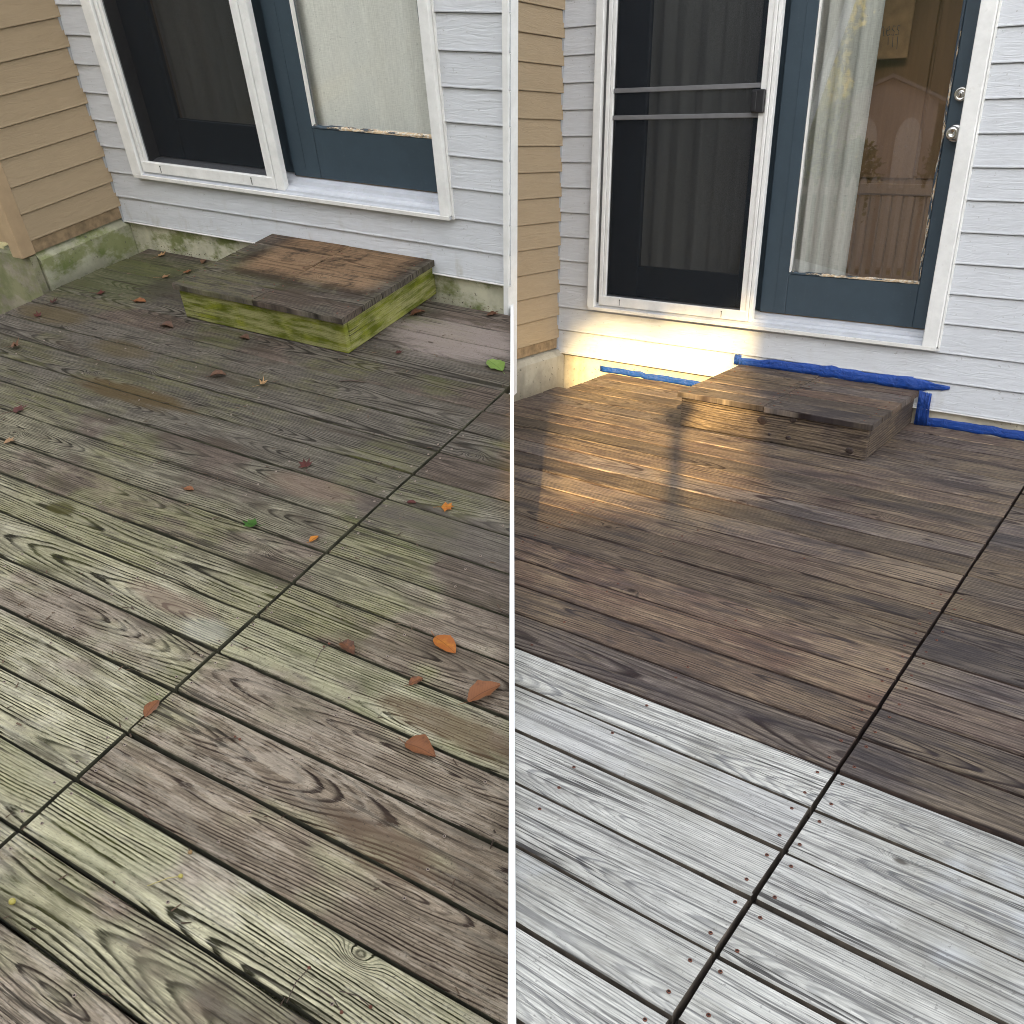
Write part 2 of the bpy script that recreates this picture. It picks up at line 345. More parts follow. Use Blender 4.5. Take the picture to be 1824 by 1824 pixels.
def glass():
    n = N('window glass'); ge = n.n('NewGeometry'); dt = n.n('VectorMath', operation='DOT_PRODUCT'); n.t.links.new(ge.outputs['Normal'], dt.inputs[0]); n.t.links.new(ge.outputs['Incoming'], dt.inputs[1])
    fr_ = n.mad(n.ma('POWER', n.sub(1., n.ma('ABSOLUTE', dt.outputs['Value'])), 5.), .84, .15)
    t = n.n('BsdfTransparent'); n.set(t.inputs[0], (.95, .97, .96)); g = n.n('BsdfGlossy'); n.set(g.inputs['Roughness'], .012); n.set(g.inputs['Color'], (.95, .97, 1.))
    sp = n.noise(n.objco(), scale=55., detail=3., rough=.7); nr = n.bump(n.noise(n.objco(), scale=2.2, detail=1.), .05, .004); n.set(g.inputs['Normal'], nr)
    m = n.n('MixShader'); n.set(m.inputs[0], n.ma('MULTIPLY', fr_, 1., clamp=True)); n.t.links.new(t.outputs[0], m.inputs[1]); n.t.links.new(g.outputs[0], m.inputs[2])
    du = n.bsdf((.55, .53, .48), .9, spec=0.); m2 = n.n('MixShader'); n.set(m2.inputs[0], n.add(n.mul(n.sstep(sp, .66, .72), .22), .012)); n.t.links.new(m.outputs[0], m2.inputs[1]); n.t.links.new(du, m2.inputs[2])
    return n.done(m2.outputs[0])
def screen_cloth():
    n = N('insect screen cloth'); t = n.n('BsdfTransparent'); n.set(t.inputs[0], 1.)
    d = n.bsdf((.010, .011, .014), .6, spec=.2)
    m = n.n('MixShader'); n.set(m.inputs[0], n.lin(n.noise(n.objco(), scale=900., detail=0.), .3, .7, .62, .76)); n.t.links.new(t.outputs[0], m.inputs[1]); n.t.links.new(d, m.inputs[2])
    return n.done(m.outputs[0])
def plain(name, c, rough=.6, metal=0., spec=.4, var=.12, scale=20., **k):
    n = N(name); a = n.noise(n.objco(), scale=scale, detail=3.)
    return n.done(n.bsdf(n.mul3(n.mix(0., c, c), n.lin(a, .3, .7, 1-var, 1+var)), rough, n.bump(a, .15, .002), metal, spec, **k))
def leafmat(name, c1, c2, tr=.2, vein=True):
    n = N(name); P = n.sep(n.objco()); rn = n.rnd(); a = n.noise(n.objco(), scale=38., detail=4., rough=.7, w=None)
    col = n.mix(n.sstep(n.add(a, n.mul(n.sub(rn, .5), .35)), .35, .65), c1, c2)
    if vein:
        v = n.ma('ABSOLUTE', n.ma('SINE', n.mul(n.sub(P[0], n.mul(n.ma('ABSOLUTE', P[1]), .9)), 420.))); col = n.mix(n.sstep(n.ma('ABSOLUTE', P[1]), .0016, .0004, 0., .6), col, tuple(x*.35 for x in c1)); col = n.mix(n.sstep(v, .22, .0, 0., .5), col, tuple(x*.5 for x in c1))
    d = n.bsdf(col, .55, n.bump(a, .4, .003), spec=.3); t = n.n('BsdfTranslucent'); n.set(t.inputs[0], col)
    m = n.n('MixShader'); n.set(m.inputs[0], tr); n.t.links.new(d, m.inputs[1]); n.t.links.new(t.outputs[0], m.inputs[2])
    return n.done(m.outputs[0])

M_white = paint('white painted metal', (.80, .80, .78), .38, .12, (.42, .38, .30))
M_white_d = paint('dirty white trim', (.74, .73, .70), .5, .35, (.36, .33, .25))
M_blue = paint('slate blue door paint', (.040, .062, .082), .42, .16, (.11, .13, .15), .25)
M_alu = paint('weathered aluminium sill', (.50, .52, .56), .35, .35, (.30, .28, .24))
M_track = plain('dark track', (.10, .10, .10), .5)
M_peel_x = peeling('peeling bottom bead', 'x'); M_peel_z = peeling('peeling side bead', 'z')
M_glass = glass(); M_screen = screen_cloth()
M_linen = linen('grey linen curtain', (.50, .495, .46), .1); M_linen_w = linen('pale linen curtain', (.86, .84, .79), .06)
M_nickel = plain('satin nickel', (.62, .60, .56), .22, 1., var=.05); M_black = plain('black plastic', (.02, .02, .022), .4)
M_greybar = plain('grey push bar', (.16, .16, .165), .45)
M_tan_trim = paint('tan trim board', (.40, .285, .17), .5, .12, (.25, .17, .10))
M_tan_wood = plain('bare tan skirt board', (.25, .175, .10), .75, var=.3, scale=30.)
M_chan = plain('grey corner channel', (.36, .37, .38), .5)
M_sheath = plain('sheathing board', (.25, .22, .18), .9)
M_joist = plain('dark joist', (.05, .042, .035), .9); M_soil = plain('dark soil', (.035, .03, .024), 1., var=.4)
M_screw = plain('rusted screw', (.155, .060, .038), .7, .3, var=.4, scale=300.); M_hole = plain('dark screw recess', (.02, .012, .01), .9)
M_screw_pale = plain('dulled screw', (.30, .24, .19), .6, .4, var=.35, scale=300.)
M_tape = None
n_ = N('blue masking tape'); a_ = n_.noise(n_.objco(), scale=24., detail=5., rough=.7, dist=1.2)
M_tape = n_.done(n_.bsdf(n_.mix(a_, (.006, .042, .25), (.013, .080, .38)), .42, n_.bump(a_, .9, .012), spec=.5))
M_knot = plain('dark knot wood', (.032, .020, .016), .55, var=.5, scale=90.)
M_plaster = plain('room plaster', (.30, .26, .21), .9); M_floorin = plain('room floor', (.16, .10, .06), .5)

M_edgeL = plain('gap-dark board edge', (.060, .057, .034), .95, var=.5, scale=25.); M_edgeR = plain('gap-dark stained board edge', (.052, .033, .025), .9, var=.5, scale=25.); M_edgeS = plain('brown weathered board edge', (.095, .076, .058), .95, var=.55, scale=25.)  # board sides coloured dark so the gaps read black, beyond the wood's own brown
# ------------------------------------------------------------------ ground
g_ = N('lawn'); gp = g_.objco(); gc = g_.mix(g_.noise(gp, scale=1.4, detail=4.), (.075, .080, .040), (.13, .125, .075))
M_lawn = g_.done(g_.bsdf(gc, .95, g_.bump(g_.noise(gp, scale=30., detail=4.), 1., .05), spec=.1))
GZ = -.95
o = MB().poly([(-150,-150,GZ),(150,-150,GZ),(150,150,GZ),(-150,150,GZ)], [(0,1,2,3)]).obj('ground', M_lawn, fix=False); tag(o, 'lawn and bare soil around the decks', kind='structure')

# ------------------------------------------------------------------ decks
SCREW = None
def screw_mesh(mat):
    m = MB(); m.lathe([(.0001, .0002), (.0016, .0001), (.0020, .0009), (.0034, .0009), (.0039, -.0004)], lambda a, b, c: (a, b, c), 8)
    me = m.mesh('screw', mat, fix=False); me.materials.append(M_hole)
    for p in me.polygons:
        if max((Vector(me.vertices[i].co).xy.length for i in p.vertices)) < .0023: p.material_index = 1
    return me
def board_mesh(L, Wd, th, seed, nick=.0012, name='board'):
    rg = random.Random(seed); m = MB(); ns = max(2, int(L/.16)); h = Wd/2; rr = .0045
    prof = [(-h, -th), (-h, -rr), (-h+.0018, -.0014), (-h+rr, 0), (h-rr, 0), (h-.0018, -.0014), (h, -rr), (h, -th)]
    cup = rg.uniform(-.0012, .0012); tilt = rg.uniform(-.0015, .0015); pts = []
    for i in range(ns+1):
        x = L*i/ns; a, b = rg.gauss(0, nick), rg.gauss(0, nick)
        for k, (y, z) in enumerate(prof):
            e = a if k < 4 else b
            xe = x + (rg.gauss(0, .0007) if i in (0, ns) else 0)
            pts.append((xe, y + e, z + cup*(1-(y/h)**2) + tilt*y/h + (rg.gauss(0, .0004) if z == 0 else 0)))
    n = len(prof); fs = []
    for i in range(ns):
        for k in range(n): fs.append((i*n+k, i*n+(k+1) % n, (i+1)*n+(k+1) % n, (i+1)*n+k))
    fs += [tuple(range(n))[::-1], tuple(ns*n+k for k in range(n))]
    m.poly(pts, fs); return m
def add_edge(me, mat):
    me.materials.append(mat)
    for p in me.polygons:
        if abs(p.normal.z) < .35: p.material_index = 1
def deck(name, M, label, rows, seam, edge, uend, matfn, sgn, joists, screw_min, scmat, pitch, seamgap, gapfn, edgemat):
    root = empty(name, M); tag(root, label, kind='structure'); smesh = [screw_mesh(x) for x in scmat]; nb = 0
    mats = matfn(root)
    for k, (v0, v1) in enumerate(rows):          # v0 < v1, distances out from the house wall
        vc = (v0+v1)/2; rg = random.Random(k*31 + (5 if sgn > 0 else 0)); gp = gapfn(vc); wd = (v1-v0) - gp
        for part in (0, 1):
            a = edge(vc) if part == 0 else seam + seamgap/2 + rg.uniform(-.0006, .0008); b = seam - seamgap/2 + rg.uniform(-.0008, .0006) if part == 0 else uend(vc)
            if b - a < .05: continue
            me = board_mesh(b-a, wd, .030, k*2+part+(100 if sgn > 0 else 0)).mesh('board', mats(vc, part))
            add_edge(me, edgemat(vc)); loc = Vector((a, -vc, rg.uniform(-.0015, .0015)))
            if cut(me, M @ Matrix.Translation(loc), sgn) < 8: bpy.data.meshes.remove(me); continue
            bo = link('board', me, root, loc); nb += 1
            if vc < screw_min: continue
            for ju in joists:
                for d in ((-.022, .0) if abs(ju-seam) < .01 else (0,)):
                    uu = (seam - .026 if part == 0 else seam + .026) if abs(ju-seam) < .01 else ju
                    if d and abs(ju-seam) < .01: continue
                    if not a + .012 < uu < b - .012: continue
                    for s_ in (-1, 1):
                        q = Vector((uu - a + rg.gauss(0, .005), s_*(wd/2 - .028) + rg.gauss(0, .004), .0012))
                        wp = M @ (loc + q)
                        if wp.x*sgn < .02 or (abs(ju-seam) > .01 and rg.random() < .35): continue
                        vp = cam.matrix_basis.inverted() @ wp if False else None
                        link('screw', smesh[0 if rg.random() < .7 else -1], bo, q)
    # framing under the boards
    v_hi = rows[0][1]; v_lo = rows[-1][0]
    for ju in joists + [seam-.021, seam+.021] if False else joists:
        j = MB().box(ju-.038, ju+.038, -v_hi+.02, -v_lo-.01, -.24, -.0345).mesh('joist', M_joist)
        if cut(j, M, sgn, .02) >= 8: link('joist', j, root)
    return root
seamL, seamR = 2.715, 2.607
rowsL = []; v = 3.411
while v > .1: rowsL.append((v-.1453, v)); v -= .1453
rowsR = []; v = 2.757+.1455*8
while v > .1: rowsR.append((v-.1455, v)); v -= .1455
def matsL(root):
    a = mossy_wood(root); return lambda v, p: a
def matsR(root):
    a = stained_wood(root); b = silver_wood(root); return lambda v, p: b if v > 2.757 else a
deckL = deck('wooden_deck', ML, 'mossy grey-green weathered board deck with fallen leaves', rowsL, seamL, lambda v: .21+.01*math.sin(v*9), lambda v: 2.375+.571*v+.05, matsL, -1,
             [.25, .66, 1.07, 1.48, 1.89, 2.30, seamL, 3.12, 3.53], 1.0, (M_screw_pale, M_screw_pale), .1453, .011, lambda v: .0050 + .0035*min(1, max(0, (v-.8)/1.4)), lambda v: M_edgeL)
deckR = deck('wooden_deck', MR, 'brown stained board deck with unstained silver boards at the near end', rowsR, seamR, lambda v: max(.30 if v > .5 else .36, -.338+.7576*v-.05), lambda v: 4.3, matsR, 1,
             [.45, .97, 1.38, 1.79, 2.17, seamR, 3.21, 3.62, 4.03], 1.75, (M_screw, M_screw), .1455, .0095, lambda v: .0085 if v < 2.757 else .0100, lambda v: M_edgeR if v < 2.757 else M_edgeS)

# ------------------------------------------------------------------ white gutter strip between the two views, and house end wall
def zL(y): return ML.translation.z + (.0606*(0+2.0586) + .2502*(y-5.0764))/.9663
ys = [.93, 1.3, 1.6, 1.8, 2.2, 2.8, 3.4, 3.93]
top = [(y, max(zL(y), 0)+.008) for y in ys]
m = MB(); T = .0062
pts = []
for y, z in top: pts += [(-T, y, GZ), (T, y, GZ), (T, y, z), (-T, y, z)]
fs = [(i*4+k, i*4+(k+1) % 4, i*4+4+(k+1) % 4, i*4+4+k) for i in range(len(top)-1) for k in range(4)] + [(0,1,2,3), tuple(len(pts)-4+k for k in (3,2,1,0))]
o = m.poly(pts, fs).obj('gutter_strip', M_white); tag(o, 'thin white strip on edge, added as the gutter between the two views', 'board')  # added strip standing in for the white gutter between the two views

# ------------------------------------------------------------------ house walls
def plank_prof(z0, e, d=.016): return [(0., z0), (-d, z0), (-d-.0006, z0+.004), (-d+.001, z0+.010), (-.0075, z0+e-.0045), (-.001, z0+e-.004), (-.001, z0+e+.004), (0., z0+e+.004)]
def fx(u, y, z): return (u, y, z)                       # run along the wall, facing the deck
def ft(r, y, z): return (-y, -r, z)                      # return wall: run toward the viewer, facing along +u
def wall_unit(M, sgn, e, hs, ht, door, uend, tan_run, label_w, label_t, cols, moss, found_u, hts=2.75):
    """door = (u0,u1,h0,h1) outer edge of the door trim"""
    du0, du1, dh0, dh1 = door
    w = empty('house_wall', M); tag(w, label_w, 'wall')
    sm = siding('pale blue siding '+str(sgn), *cols[0], dirt=.5 if sgn < 0 else .25, root=w)
    z = hs; k = 0
    while z < hts:
        segs = []
        zt = z+e
        if zt < dh0+.02 or z > dh1: segs = [(.012, uend, z, e)]
        else:
            segs = [(.012, du0-.002, z, e), (du1+.002, uend, z, e)]
            if z < dh0: segs.append((du0-.002, du1+.002, z, dh0-z-.014))
        for a, b, zz, ee in segs:
            me = MB().prism(plank_prof(zz, ee), a, b, fx).mesh('siding_plank', sm)
            if cut(me, M, sgn, .004) >= 6: link('siding_plank', me, w)
        z += e; k += 1
    sh = MB()
    for a, b, c_, d_ in ((0, du0+.03, hs, hts), (du1-.03, uend, hs, hts), (du0+.03, du1-.03, hs, dh0+.02), (du0+.03, du1-.03, dh1-.03, hts)): sh.box(a, b, .001, .09, c_, d_)
    me = sh.mesh('sheathing', M_sheath); cut(me, M, sgn, .004); link('sheathing', me, w)
    me = MB().prism([(.008, hs-.006), (-.020, hs-.006), (-.020, hs-.002), (.008, hs+.004)], .0, uend, fx).mesh('starter_strip', M_white_d); cut(me, M, sgn, .004); link('starter_strip', me, w)
    MB().box(.0, .011, -.024, .0, hs-.01, hts).obj('corner_channel', M_chan, w)
    # door-side J channel
    MB().box(du0-.010, du0-.0015, -.019, .0, dh0, dh1).box(du1+.0015, du1+.010, -.019, .0, dh0, dh1).box(du0-.010, du1+.010, -.0185, .0, dh0-.011, dh0-.0015).obj('door_channel', M_white, w)
    fm = concrete('foundation concrete %d' % sgn, w, cols[2], moss, .47)
    me = MB().box(-.2, uend, .004, .20, GZ if sgn > 0 else -.8, hs-.007).mesh('foundation', fm); cut(me, M, sgn, .004); link('foundation', me, w)
    # return wall
    t = empty('house_wall', M); tag(t, label_t, 'wall')
    ts = siding('tan siding '+str(sgn), *cols[1], axis=1, root=t)
    z = ht
    MB().prism([(0., ht-.06), (-.010, ht-.06), (-.010, ht-.004), (0., ht)], .004, tan_run, ft).obj('skirt_board', M_tan_wood, t)
    while z < hts:
        MB().prism(plank_prof(z, e), .004, tan_run, ft).obj('siding_plank', ts, t); z += e
    MB().box(-.09, -.001, -tan_run, 0., ht-.06, hts).obj('sheathing', M_sheath, t)
    bm = MB(); zt = ht - .064
    prof = [(-.25, -.85), (found_u+.012, -.85), (found_u+.004, zt-.035), (found_u-.022, zt-.008), (-.012, zt), (-.25, zt)]
    bm.prism(prof, -.001, tan_run-.004 if sgn < 0 else tan_run, lambda r, a, z: (a, -r, z))
    bm.obj('foundation', concrete('return wall concrete %d' % sgn, t, cols[3], moss*.9, .43), t)
    return w, t
doorL = (.222, 2.125, .366, 2.36); doorR = (.222, 2.083, .366, 2.36)
blue = ((.625, .645, .675), (.58, .60, .63)); tan = ((.40, .305, .195), (.35, .265, .165))
wL, tL = wall_unit(ML, -1, .1263, .106, .182, doorL, 2.75, .562, 'pale blue siding wall above a mossy green foundation', 'tan siding return wall ending in a corner post beside the mossy deck',
                   (blue, tan, (.58, .56, .42), (.40, .39, .28)), .85, .02)
wR, tR = wall_unit(MR, 1, .1304, .086, .168, doorR, 4.6, .80, 'pale blue siding wall around the door with door knob, sunlit at its foot', 'tan siding return wall beside the screen door with sunlit corner',
                   (blue, tan, (.62, .57, .46), (.46, .43, .35)), 0., .045)
# tan corner post and the wall that turns away behind it (left unit)
post = MB(); post.bbox(-.060, .018, -.640, -.562, .118, 2.7, .004).obj('corner_post', M_tan_trim, tL)
MB().box(-1.6, -.061, -.585, -.50, .16, 2.7).obj('end_wall', M_tan_trim, tL)
MB().box(-1.6, .012, -.600, -.5655, -.8, .112).obj('end_foundation', concrete('end concrete', tL, (.30, .27, .20), .5), tL)
# house end between the two units
u0 = lambda h: 2.375 + .0699*h
tr = MB(); pts = []
for h in (-.45, 2.7): pts += [(u0(h)-.026, -.026, h), (u0(h)-.003, -.026, h), (u0(h)-.003, .05, h), (u0(h)-.026, .05, h)]
tr.poly(pts, [(3,2,1,0),(4,5,6,7),(0,1,5,4),(1,2,6,5),(2,3,7,6),(3,0,4,7)]).obj('gutter_trim', M_white, wL)  # added: carries the white gutter between the views up the wall end
e0 = ML @ Vector((2.375, .09, 0))
o = MB().box(-.12, -.006, e0.y+.12, 5.05, GZ, 3.3).obj('house_wall', siding('end wall siding', *blue, axis=1)); tag(o, 'narrow house end wall between the two units behind the white gutter trim', 'wall')

# ------------------------------------------------------------------ sliding doors
def door_unit(M, d, label, p, hw):
    """p: key positions along the wall; a screen on the left half and a blue glazed panel on the right half"""
    u0, u1, h0, h1 = d
    r = empty('patio_door', M); tag(r, label, 'door')
    fr = MB()
    def jamb(a, b, y0, y1, z0=None, z1=None, nm='door_frame', mt=M_white, par=r):
        return MB().bbox(a, b, y0, y1, h0+.004 if z0 is None else z0, h1 if z1 is None else z1, .003).obj(nm, mt, par)
    j0 = p['j0']
    jamb(u0, j0, -.040, .10, nm='jamb'); jamb(p['j1'], u1, -.040, .10, nm='jamb')
    MB().box(j0, j0+.012, -.012, .10, h0+.03, h1).obj('track', M_track, r)
    jamb(u0, u1, -.038, .10, h1, h1+.07, nm='head')
    # sill: a stack of steps
    sl = MB().prism([(.12, h0-.01), (-.030, h0-.01), (-.034, h0+.008), (-.022, h0+.012), (-.020, h0+.022), (-.008, h0+.024), (.0, h0+.034), (.024, h0+.036), (.028, h0+.052), (.07, h0+.062), (.12, h0+.062)],
                    u0+.004, u1-.004, fx).obj('sill', M_alu, r)
    MB().prism([(-.0345, h0-.009), (-.042, h0-.009), (-.042, h0+.006), (-.0355, h0+.0075)], u0+.008, u1-.002, fx).obj('sill_nose', M_white_d, r)
    MB().prism([(.072, h0+.0625), (.060, h0+.0625), (.060, h0+.068), (.072, h0+.068)], p['m1'], p['j1'], fx).obj('threshold', M_tan_wood, r)
    # sliding screen
    sc = empty('screen_panel', ID); sc.parent = r
    s0, s1, m0, m1 = p['s0'], p['s1'], p['m0'], p['m1']; hb = h0+.022; ht_ = h0+.072
    MB().bbox(s0-.042, s0-.020, -.028, -.004, hb, h1, .002).bbox(s0-.018, s0, -.024, -.004, hb+.02, h1, .002).obj('stile', M_white, sc)
    MB().bbox(s1, s1+.030, -.024, -.004, hb+.02, h1, .002).bbox(s1+.0315, s1+.047, -.029, -.002, hb, h1, .002).bbox(s1+.049, m1-.004, -.024, .008, hb-.004, h1, .002).obj('stile', M_white, sc)
    MB().bbox(s0-.040, s1+.044, -.030, -.006, hb, ht_, .002).obj('rail', M_white, sc)
    for a in (.12, .88):
        q = s0+(s1-s0)*a; MB().box(q-.0012, q+.0012, -.0325, -.0305, hb+.008, hb+.036).lathe([(.0001, -.0325), (.0035, -.0325), (.0035, -.0302)], lambda x, y, z: (q+x, z, hb+.037+y), 8).obj('pin', M_track, sc)
    MB().poly([(s0-.002, -.012, ht_-.004), (s1+.002, -.012, ht_-.004), (s1+.002, -.012, h1), (s0-.002, -.012, h1)], [(0,1,2,3)]).obj('screen_cloth', M_screen, sc, fix=False)
    for z in (1.335, 1.462): MB().bbox(s0-.002, s1+.002, -.022, -.0125, z, z+.022, .002).obj('push_bar', M_greybar, sc)
    MB().bbox(s1-.034, s1+.030, -.045, -.0245, 1.355, 1.455, .004).bbox(s1-.028, s1-.006, -.049, -.0455, 1.363, 1.447, .002).obj('latch', M_black, sc)
    # two glazed panels, the fixed one behind the screen
    for nm, a, b, ga, gb, gz, y in (('fixed_panel', j0+.014, m1+.05, p['fa'], p['fb'], p['gz']-.03, .088), ('glazed_panel', m1, p['j1']-.001, p['ga'], p['gb'], p['gz'], .052)):
        pn = empty(nm, ID); pn.parent = r; zb = h0+.066
        MB().bbox(a, ga, y, y+.038, zb, h1-.002, .003).obj('stile', M_blue, pn); MB().bbox(gb, b, y, y+.038, zb, h1-.002, .003).obj('stile', M_blue, pn)
        MB().bbox(ga+.0005, gb-.0005, y+.0012, y+.037, zb, gz, .003).obj('rail', M_blue, pn); MB().bbox(ga+.0005, gb-.0005, y+.0012, y+.037, h1-.12, h1-.003, .003).obj('rail', M_blue, pn)
        B_ = .014
        if nm == 'glazed_panel':
            # glazing beads, flaking: irregular front edges
            rg = random.Random(3)
            def bead(x0, x1, z0, z1, mat, horiz):
                mm = MB(); k = 26; pt = []
                for i in range(k+1):
                    f = i/k; w = B_*(1+rg.uniform(-.45, .15)) if rg.random() < .5 else B_; pr = -.006*rg.uniform(.3, 1)
                    if horiz:
                        x = f*(x1-x0); pt += [(x, 0, 0), (x, pr, .001), (x, pr, w*.6), (x, .006, w), (x, .014, w*.9), (x, .014, 0)]
                    else:
                        z = f*(z1-z0); s_ = -1
                        pt += [(0, 0, z), (s_*.001, pr, z), (s_*w*.6, pr, z), (s_*w, .006, z), (s_*w*.9, .014, z), (0, .014, z)]
                fs = [(i*6+q, i*6+(q+1) % 6, i*6+6+(q+1) % 6, i*6+6+q) for i in range(k) for q in range(6)] + [tuple(range(6)), tuple(k*6+q for q in range(6))]
                mm.poly(pt, fs).obj('glazing_bead', mat, pn, loc=(x0 if horiz else x1, y+.002, z0))
            bead(ga+.001, gb-.001, gz+.0005, gz+B_, M_peel_x, True); bead(gb-B_, gb-.001, gz+B_, h1-.125, M_peel_z, False)
            MB().bbox(ga+.0005, ga+.008, y-.001, y+.02, gz+.002, h1-.122, .002).obj('glazing_bead', M_white_d, pn)
            # moulding lines on the stiles
            MB().box(a+.075, a+.0775, y-.0015, y+.001, zb+.03, h1-.03).obj('bead_line', M_blue, pn)
        MB().poly([(ga-.004, y+.018, gz-.004), (gb+.004, y+.018, gz-.004), (gb+.004, y+.018, h1-.118), (ga-.004, y+.018, h1-.118)], [(0, 1, 2, 3)]).obj('pane', M_glass, pn, fix=False)
        if nm == 'glazed_panel' and hw:
            for zc, big in ((1.413, 0), (1.262, 1)):
                uc = p['gb'] + (p['j1']-p['gb'])*.58
                fn = lambda aa, bb, cc, zc=zc, uc=uc, y=y: (uc+aa, y-cc, zc+bb)
                if big:
                    k_ = MB().lathe([(.0005, .0), (.036, .0), (.036, .004), (.030, .009), (.014, .012), (.013, .028), (.022, .034), (.0275, .044), (.0275, .052), (.022, .060), (.010, .062), (.009, .058), (.0005, .058)], fn, 28).obj('door_knob', M_nickel, pn, smooth=True)
                    MB().box(uc-.0012, uc+.0012, y-.0585, y-.058, zc-.005, zc+.005).obj('keyhole', M_hole, k_)
                else:
                    k_ = MB().lathe([(.0005, .0), (.031, .0), (.031, .006), (.026, .018), (.021, .021), (.019, .019), (.009, .019), (.009, .022), (.0005, .022)], fn, 28).obj('deadbolt', M_nickel, pn, smooth=True)
                    MB().box(uc-.0012, uc+.0012, y-.0226, y-.022, zc-.006, zc+.006).obj('keyhole', M_hole, k_)
    return r
pL = dict(j0=.290, s0=.338, s1=1.128, m0=1.128, m1=1.228, ga=1.385, gb=2.025, gz=.648, j1=2.078, fa=.49, fb=1.09)
pR = dict(j0=.268, s0=.332, s1=1.128, m0=1.128, m1=1.200, ga=1.332, gb=1.945, gz=.628, j1=2.020, fa=.462, fb=1.055)
door_unit(ML, doorL, 'slate blue sliding door with grey curtain behind its whole pane, above the mossy step', pL, True)
door_unit(MR, doorR, 'slate blue sliding door with nickel knob and deadbolt and a half-drawn curtain', pR, True)

# ------------------------------------------------------------------ rooms behind the doors and curtains
for M, nm, sg, ue in ((ML, 'mossy', -1, 2.30), (MR, 'stained', 1, 2.9)):
    q = MB(); D = 2.6 if sg > 0 else .5
    q.box(-.3, ue, D, D+.1, .2, 2.75).box(-.4, -.3, .21, D, .2, 2.75).box(ue, ue+.1, .10, D, .2, 2.75).box(-.3, ue, .21, D, 2.65, 2.75)
    me = q.mesh('room_wall', M_plaster); cut(me, M, sg, .02); o = link('room_wall', me, mw=M); tag(o, 'dim plaster walls of the room behind the %s deck door' % nm, kind='structure')
    me = MB().box(-.3, ue, .16, D, .25, .42).mesh('room_floor', M_floorin); cut(me, M, sg, .02); o = link('room_floor', me, mw=M); tag(o, 'wooden floor of the room behind the %s deck door' % nm, kind='structure')
def curtain(M, us, z0, z1, y, folds, amp, mat, label, seed, slant=0.):
    rg = random.Random(seed); a, b = us; n = folds*10; m = MB(); pts = []; nz = 9; ph = [rg.uniform(0, 6.3) for _ in range(4)]
    for j in range(nz):
        f = j/(nz-1); z = z0+(z1-z0)*f
        for i in range(n+1):
            t = i/n; x = a+(b-a)*t + slant*(f)*t
            yy = amp*(.7*math.sin(t*folds*6.283+ph[0]+.25*f) + .4*math.sin(t*folds*3.7+ph[1]+.5*f) + .15*math.sin(t*folds*17+ph[2]))
            pts.append((x, y+yy, z))
    fs = [(j*(n+1)+i, j*(n+1)+i+1, (j+1)*(n+1)+i+1, (j+1)*(n+1)+i) for j in range(nz-1) for i in range(n)]
    o = m.poly(pts, fs).obj('curtain', mat, mw=M, smooth=True, fix=False); tag(o, label, 'curtain', 'linen curtains behind the doors'); return o
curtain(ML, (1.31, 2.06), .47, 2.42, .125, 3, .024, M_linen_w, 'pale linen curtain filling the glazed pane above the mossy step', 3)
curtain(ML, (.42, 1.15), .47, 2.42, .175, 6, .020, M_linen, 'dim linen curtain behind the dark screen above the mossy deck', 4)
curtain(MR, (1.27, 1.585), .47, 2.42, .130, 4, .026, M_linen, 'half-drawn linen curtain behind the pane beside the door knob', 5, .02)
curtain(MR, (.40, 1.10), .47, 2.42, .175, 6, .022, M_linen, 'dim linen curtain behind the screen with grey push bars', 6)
# cabinet seen through the half-open curtain, with a lettered plaque
cn = N('brown cabinet wood'); cp = cn.sep(cn.objco()); cw = cn.noise(cn.xyz(cn.mul(cp[0], 40.), 0., cn.mul(cp[2], 3.)), scale=1., detail=4., rough=.6)
M_cab = cn.done(cn.bsdf(cn.mix(cw, (.20, .105, .045), (.34, .185, .08)), .5, cn.bump(cw, .3, .003)))
M_sign = plain('plaque wood', (.42, .25, .12), .6, var=.2)
cab = empty('cabinet', MR); tag(cab, 'brown wooden cabinet with grooved lower panels inside the room', 'cabinet')
MB().bbox(1.30, 2.10, .62, 1.05, .42, 2.2, .004).obj('carcass', M_cab, cab)
for i in range(13): MB().bbox(1.345+i*.055, 1.345+i*.055+.049, .607, .6195, .46, .98, .003).obj('slat', M_cab, cab)
MB().bbox(1.30, 2.10, .600, .6195, .985, 1.035, .003).obj('rail', M_cab, cab); MB().bbox(1.34, 1.70, .606, .6195, 1.06, 2.16, .004).obj('cabinet_door', M_cab, cab); MB().bbox(1.712, 2.07, .606, .6195, 1.06, 2.16, .004).obj('cabinet_door', M_cab, cab)
pq = empty('plaque', MR); tag(pq, 'small wooden plaque with handwritten black lettering hung inside the room', 'sign')
MB().bbox(1.33, 1.60, .560, .572, 1.60, 1.90, .003).obj('board', M_sign, pq)
MB().tube([(1.36, .57, 1.899), (1.465, .59, 2.02), (1.57, .57, 1.899)], .0015, 5).obj('cord', M_track, pq)
strokes = {'k': [[(0, 1.5), (0, 0)], [(.5, .9), (.05, .45), (.55, 0)]], 'i': [[(.1, .8), (.1, .1), (.3, 0)], [(.1, 1.15), (.13, 1.2)]], 'n': [[(0, .8), (0, 0), (.05, .55), (.3, .85), (.45, .6), (.45, .1), (.6, 0)]],
           'd': [[(.45, .6), (.2, .8), (0, .4), (.2, 0), (.45, .3), (.5, 1.5), (.5, .1), (.65, 0)]], 'e': [[(0, .4), (.4, .5), (.3, .8), (.05, .6), (.05, .2), (.25, 0), (.5, .15)]], 's': [[(.4, .75), (.15, .8), (.1, .5), (.35, .35), (.3, .02), (0, .08)]]}
x0 = 1.352; sc_ = .040
